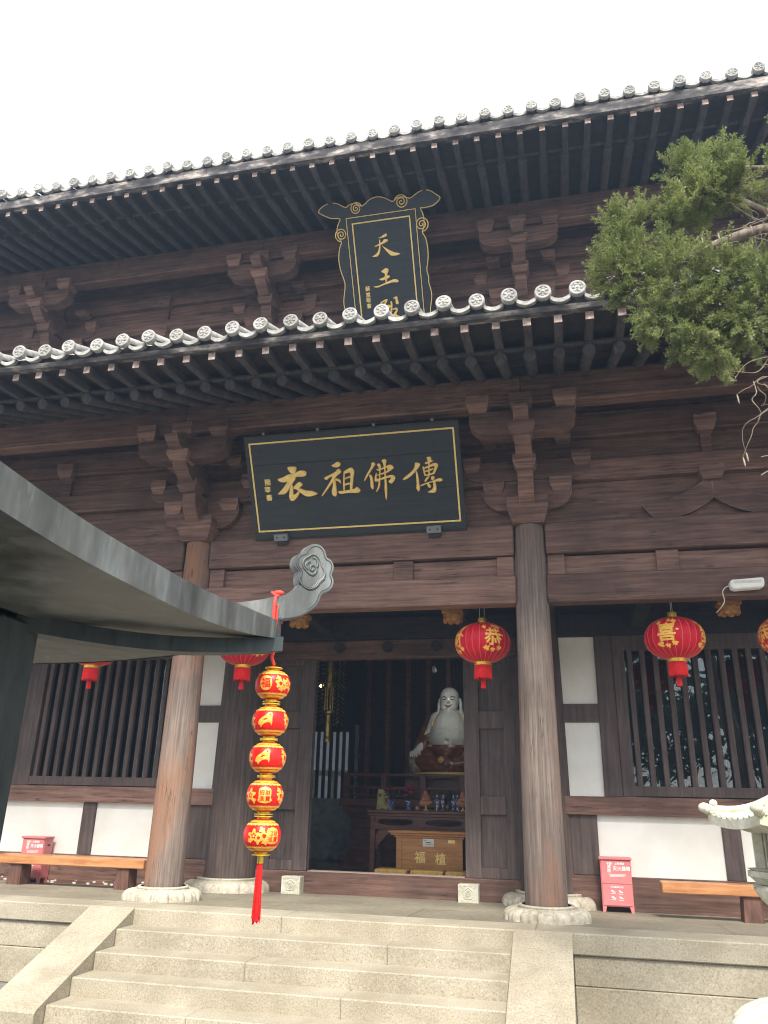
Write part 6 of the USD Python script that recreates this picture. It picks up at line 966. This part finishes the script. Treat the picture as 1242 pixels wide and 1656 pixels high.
# ------------------------------------------------------------------ white stone lantern at the right edge
LX, LY = 1.77, -4.95
sl = thing('stone_lantern', 'white carved stone lantern with a tiled hexagonal roof at the right edge', 'stone lantern', (LX, LY, 0))
A0 = math.radians(170)
hexa = lambda r, z, a=A0: [(r*math.cos(a+k*PI/3), r*math.sin(a+k*PI/3), z) for k in range(6)]
def hexring(r0, z0, r1, z1, a=A0): return _hull(hexa(r0, z0, a)+hexa(r1, z1, a))
def roof6(k):
    a = A0+k*PI/3; p, q = np.array([math.cos(a), math.sin(a)]), np.array([math.cos(a+PI/3), math.sin(a+PI/3)])
    def fn(u, v):
        e = p*(1-u)+q*u; c = (2*u-1)**2; r = .57*(1-v)+.1*v; z = 1.275+.035*c*(1-v)**2+.17*(v**.95)-.05*math.sin(PI*v)
        return (e[0]*r, e[1]*r, z)
    return fn
for k in range(6):
    f = roof6(k)
    P = part('roof_slope', slab(f, 12, 8, (0, 0, -.055)), stone_white, sl, 30)
    for j in range(9):
        u = (j+.5)/9; pts = [f(u, vv*.82/6) for vv in range(7)]
        part('tile_roll', tube([(x, y, z+.006) for x, y, z in pts], .0125, 7), stone_white, P, True)
    rid = [f(0, vv/8) for vv in range(9)]
    rid = [(rid[0][0]*1.03, rid[0][1]*1.03, rid[0][2]+.02)]+rid
    part('hip_ridge', tube([(x, y, z+.018) for x, y, z in rid], [.032]+[.034-.0015*i for i in range(9)], 10), stone_white, sl, True)
    part('ridge_end', join(ball((rid[0][0], rid[0][1], rid[0][2]+.01), .036, 2, (1, 1, .85)), ball((rid[1][0]*.93, rid[1][1]*.93, rid[1][2]+.055), .026, 1)), stone_white, sl, True)
part('roof_knob', lathe([(.12, 1.6), (.14, 1.63), (.08, 1.68), (.12, 1.76), (.09, 1.85), (.02, 1.93), (0, 1.95)], 20), stone_white, sl, 40)
part('cornice', hexring(.34, 1.2, .50, 1.25), stone_white, sl)
part('fire_chamber', hexring(.25, 1.0, .25, 1.2), stone_white, sl)
for k in range(6):
    a = A0+k*PI/3; c, s = .30*math.cos(a), .30*math.sin(a)
    part('corner_post', moved(box(-.03, .03, -.03, .03, .995, 1.205, .006), (c, s, 0), a), stone_white, sl)
    m = a+PI/6; c, s = .225*math.cos(m), .225*math.sin(m)
    part('lattice_panel', join(*[moved(box(.0, .02, -.115+.044*i, -.1+.044*i, 1.0, 1.2, .003), (c, s, 0), m) for i in range(6)]), stone_white, sl)
part('ledge', join(hexring(.36, .985, .38, .998), hexring(.38, .95, .38, .985), hexring(.33, .91, .37, .948)), stone_white, sl)
def petals(r0, r1, z0, z1, up):
    def mod(th, rr, zz, i):
        t = ((th/(2*PI)*10) % 1)*2-1; b = np.sqrt(np.maximum(0, 1-t*t)); q = i/7
        return rr*(1-.1*(1-b)*math.sin(PI*min(1, q*1.1))), zz+up*.02*(b-1)*(q > .6)
    return lathe([(r0+(r1-r0)*math.sin(PI/2*i/7), z0+(z1-z0)*i/7) for i in range(8)]+[(0, z1)], 120, (0, 0, 0), mod)
part('lotus_collar', petals(.2, .36, .72, .91, 1), stone_white, sl, True)
part('shaft', lathe([(.2, .74), (.17, .6), (.17, .42), (.2, .34)], 24), stone_white, sl, 40)
part('lotus_foot', petals(.5, .2, .2, .4, -1), stone_white, sl, True)
part('lotus_rim', lathe([(.3, .3), (.42, .27), (.52, .22), (.57, .17), (.58, .13), (.55, .11)], 168, (0, 0, 0), lambda th, rr, zz, i: (rr*(1-.13*np.abs(np.sin(7*th))**4-.012*np.cos(42*th)*(i in (2, 3))), zz+.012*np.abs(np.cos(7*th)))), stone_white, sl, True)
part('base', join(hexring(.62, -.05, .6, .12), hexring(.7, GZ, .66, -.05)), stone_white, sl)

# ------------------------------------------------------------------ juniper reaching in from the right
tree = thing('juniper_tree', 'old juniper with feathery green branches and dry pale stems reaching in at the upper right', 'tree', (0, 0, 0))
nr = np.random.default_rng(11)
TR = [(4.3, -4.1, GZ-.1), (4.15, -4.2, 1.0), (3.95, -4.35, 2.6), (3.75, -4.5, 4.0), (3.5, -4.6, 5.4), (3.4, -4.7, 7.0)]
part('trunk', tube(chaikin(TR, 2, False), np.linspace(.24, .1, len(chaikin(TR, 2, False))), 12), bark, tree, True)
def limb(pts, r0, r1, name='branch', mat=None):
    p = chaikin(pts, 2, False); part(name, tube(p, np.linspace(r0, r1, len(p)), 8), mat or bark, tree, True); return p
limbs = [limb([(3.6, -4.6, 4.9), (2.9, -4.8, 5.5), (2.3, -4.95, 5.72), (1.8, -5.0, 5.6), (1.35, -5.0, 5.35), (1.05, -5.0, 5.3)], .06, .018),
         limb([(3.65, -4.55, 4.6), (3.0, -4.8, 4.95), (2.4, -4.95, 5.0), (1.9, -5.0, 4.85), (1.55, -5.0, 4.7)], .05, .015),
         limb([(3.5, -4.65, 5.6), (2.9, -4.9, 6.0), (2.4, -5.0, 6.2), (2.0, -5.05, 6.25)], .045, .014),
         limb([(2.3, -4.95, 5.72), (2.2, -5.0, 5.4), (2.15, -5.0, 5.05)], .03, .012), limb([(2.3, -4.95, 5.75), (1.95, -5.0, 6.0), (1.6, -5.02, 6.2)], .03, .008), limb([(3.4, -4.7, 6.2), (2.9, -4.9, 6.7), (2.5, -5.0, 6.6)], .04, .012)]
def sprays(centre, rad, n, droop, length):
    """Feathery sprays: twigs fanned out from a clump, each set with many small scale-leaf blades."""
    V, F_ = [], []; base = 0
    c = np.array(centre)
    for i in range(n):
        d = nr.normal(size=3); d /= np.linalg.norm(d); o = c+d*np.array(rad)*nr.uniform(.1, .8)
        g = d*np.array([1, 1, .9])+np.array([-.15, -.1, droop]); g /= np.linalg.norm(g); L = length*nr.uniform(.6, 1.25)
        side = np.cross(g, nr.normal(size=3)); side /= np.linalg.norm(side); nrm = np.cross(g, side)
        if i % 2 == 0: TW.append(tube([c+(o-c)*.3, o, o+g*L*.8], [.005, .0035, .0015], 3, False))
        m = 9
        for k in range(m):
            t = (k+.5)/m; p = o+g*L*t
            for s in (-1, 1, 0):
                bl = L*(.36*(1-t)+.1)*nr.uniform(.7, 1.25)
                dr = g*.75+side*s*(.7+.2*nr.normal())+nrm*nr.normal()*.32; dr /= np.linalg.norm(dr); q = p
                wv = np.cross(dr, nrm+.5*nr.normal(size=3)); wv /= max(np.linalg.norm(wv), 1e-6)
                for j in range(3):
                    e = q+dr*bl*.42; w = .0042*nr.uniform(.7, 1.5)*(1.25-.5*j)
                    V += [q-wv*w, q+wv*w, e+wv*w*.35]; F_.append((base, base+1, base+2)); base += 3
                    w2 = np.cross(dr, wv); mid = (q+e)/2
                    for s2 in (-1, 1):
                        tip = mid+dr*bl*.17+wv*s2*bl*.15+w2*nr.normal()*.01
                        V += [mid-dr*.006, mid+dr*.006, tip]; F_.append((base, base+1, base+2)); base += 3
                    q = e; dr = dr+.25*nr.normal(size=3); dr /= np.linalg.norm(dr)
    return trimesh.Trimesh(np.array(V), np.array(F_), process=False)
TW = []
CL = [((1.05, -5.0, 5.62), (.16, .2, .27), 70, .35), ((.95, -5.0, 5.38), (.2, .2, .14), 50, -.05), ((1.12, -5.0, 5.32), (.2, .22, .2), 60, .0), ((1.0, -5.02, 5.85), (.06, .08, .14), 22, .8), ((1.2, -5.0, 5.88), (.05, .08, .12), 18, .8),
      ((1.42, -5.0, 5.42), (.2, .24, .25), 70, .1), ((1.45, -5.0, 5.82), (.09, .12, .16), 26, .6), ((1.35, -5.02, 5.1), (.22, .24, .2), 60, -.5), ((1.2, -5.0, 4.95), (.14, .2, .2), 40, -.8),
      ((1.75, -5.0, 5.28), (.24, .26, .26), 75, .0), ((1.7, -5.0, 5.0), (.26, .26, .24), 75, -.6), ((1.5, -5.0, 4.72), (.2, .22, .16), 50, -.8), ((1.62, -5.0, 4.55), (.12, .14, .14), 30, -.9), ((1.85, -5.0, 4.78), (.2, .22, .2), 50, -.8),
      ((2.05, -5.0, 5.15), (.26, .26, .28), 70, -.2), ((2.2, -5.0, 4.9), (.22, .26, .24), 55, -.6),
      ((1.75, -5.02, 6.12), (.26, .24, .22), 85, .3), ((1.62, -5.02, 5.98), (.2, .22, .14), 45, .0), ((1.98, -5.02, 6.1), (.2, .22, .24), 55, .3), ((1.55, -5.02, 6.35), (.07, .1, .17), 26, .9), ((1.72, -5.02, 6.4), (.05, .08, .14), 16, .9), ((1.9, -5.02, 6.38), (.07, .1, .12), 20, .9),
      ((2.5, -5.05, 6.56), (.2, .22, .2), 50, .2), ((2.42, -5.05, 6.38), (.18, .2, .16), 30, .2), ((2.7, -4.95, 5.9), (.3, .3, .3), 50, .1), ((2.5, -5.0, 5.3), (.2, .26, .3), 45, -.2)]
for c, r, n, dr in CL: part('foliage_clump', sprays(c, (r[0]*.86, r[1]*.8, r[2]*.9), int(n*1.05), dr, .185), leaf_m, tree)
part('twig', join(TW), bark, tree, kind='stuff')
def stems(name, n, start, box_, seed, drop):
    r = np.random.default_rng(seed); out = []
    for k in range(n):
        p = np.array(start)+r.normal(size=3)*np.array(box_); d = np.array([r.normal()*.5, r.normal()*.3, drop]); pts = [p]
        for j in range(7):
            d = d*.75+r.normal(size=3)*np.array([.4, .2, .34])+np.array([0, 0, drop*.12]); d /= max(np.linalg.norm(d), .2); p = p+d*.058; pts.append(p)
        out.append(tube(chaikin(pts, 1, False), np.linspace(.003, .001, len(chaikin(pts, 1, False))), 5))
        if r.random() < .5:
            q = pts[-1]; out.append(tube([q, q+np.array([.004, 0, -.02]), q+np.array([.006, 0, -.05]), q+np.array([.008, 0, -.075])], [.002, .0065, .006, .001], 5))
    part(name, join(out), vine_m, tree, kind='stuff')
stems('dry_stem', 20, (2.06, -5.05, 5.62), (.12, .06, .14), 3, -.25); stems('dry_stem', 15, (1.98, -5.05, 4.25), (.07, .05, .09), 4, -.55)
part('dry_stem', join(tube(chaikin([(2.3, -5.0, 4.25), (2.02, -5.02, 4.05), (1.94, -5.02, 3.82), (1.96, -5.02, 3.66)], 2, False), .0035, 5), tube(chaikin([(2.3, -5.0, 3.78), (2.05, -5.02, 3.72), (1.9, -5.02, 3.69), (1.82, -5.02, 3.68)], 2, False), .0035, 5), tube(chaikin([(1.99, -5.02, 3.70), (1.9, -5.02, 3.6), (1.8, -5.02, 3.54)], 2, False), .003, 5)), vine_m, tree, kind='stuff')

# ------------------------------------------------------------------ trees across the court, mirrored in the window glass
def court_tree(seed, H):
    r = np.random.default_rng(seed); t = thing('court_tree', 'dark leafy tree across the court mirrored in the barred window glass', 'tree', (0, 0, GZ), 0, 'trees mirrored in the window glass')
    tp = chaikin([(0, 0, -.2), (.1, .05, H*.3), (-.1, 0, H*.6), (.1, 0, H*.85)], 2, False); part('trunk', tube(tp, np.linspace(.28, .08, len(tp)), 10), bark, t, True)
    V = []; 
    for k in range(26):
        q = r.normal(size=3); q /= np.linalg.norm(q); c = np.array([0, 0, H*.66])+q*np.array([H*.3, H*.3, H*.3])*r.uniform(.3, 1)
        for j in range(90):
            p = c+r.normal(size=3)*H*.055; a, b = r.normal(size=3)*.26, r.normal(size=3)*.26; V += [p, p+a, p+b]
    V = np.array(V); part('crown', trimesh.Trimesh(V, np.arange(len(V)).reshape(-1, 3), process=False), leaf_dark, t); return t
ct = court_tree(5, 9.0); UsdGeom.Xformable(ct).GetOrderedXformOps()[0].Set(Gf.Vec3d(-9.0, -22.0, GZ))
for x, y, rz in ((-2.0, -27, 1.1), (4.5, -24, 2.3), (9.5, -22.5, .6), (14.5, -25, 4.0), (-15, -25, 3.0)):
    copy_of(ct, (x, y, GZ), rz, 'dark leafy tree across the court mirrored in the barred window glass', 'trees mirrored in the window glass')
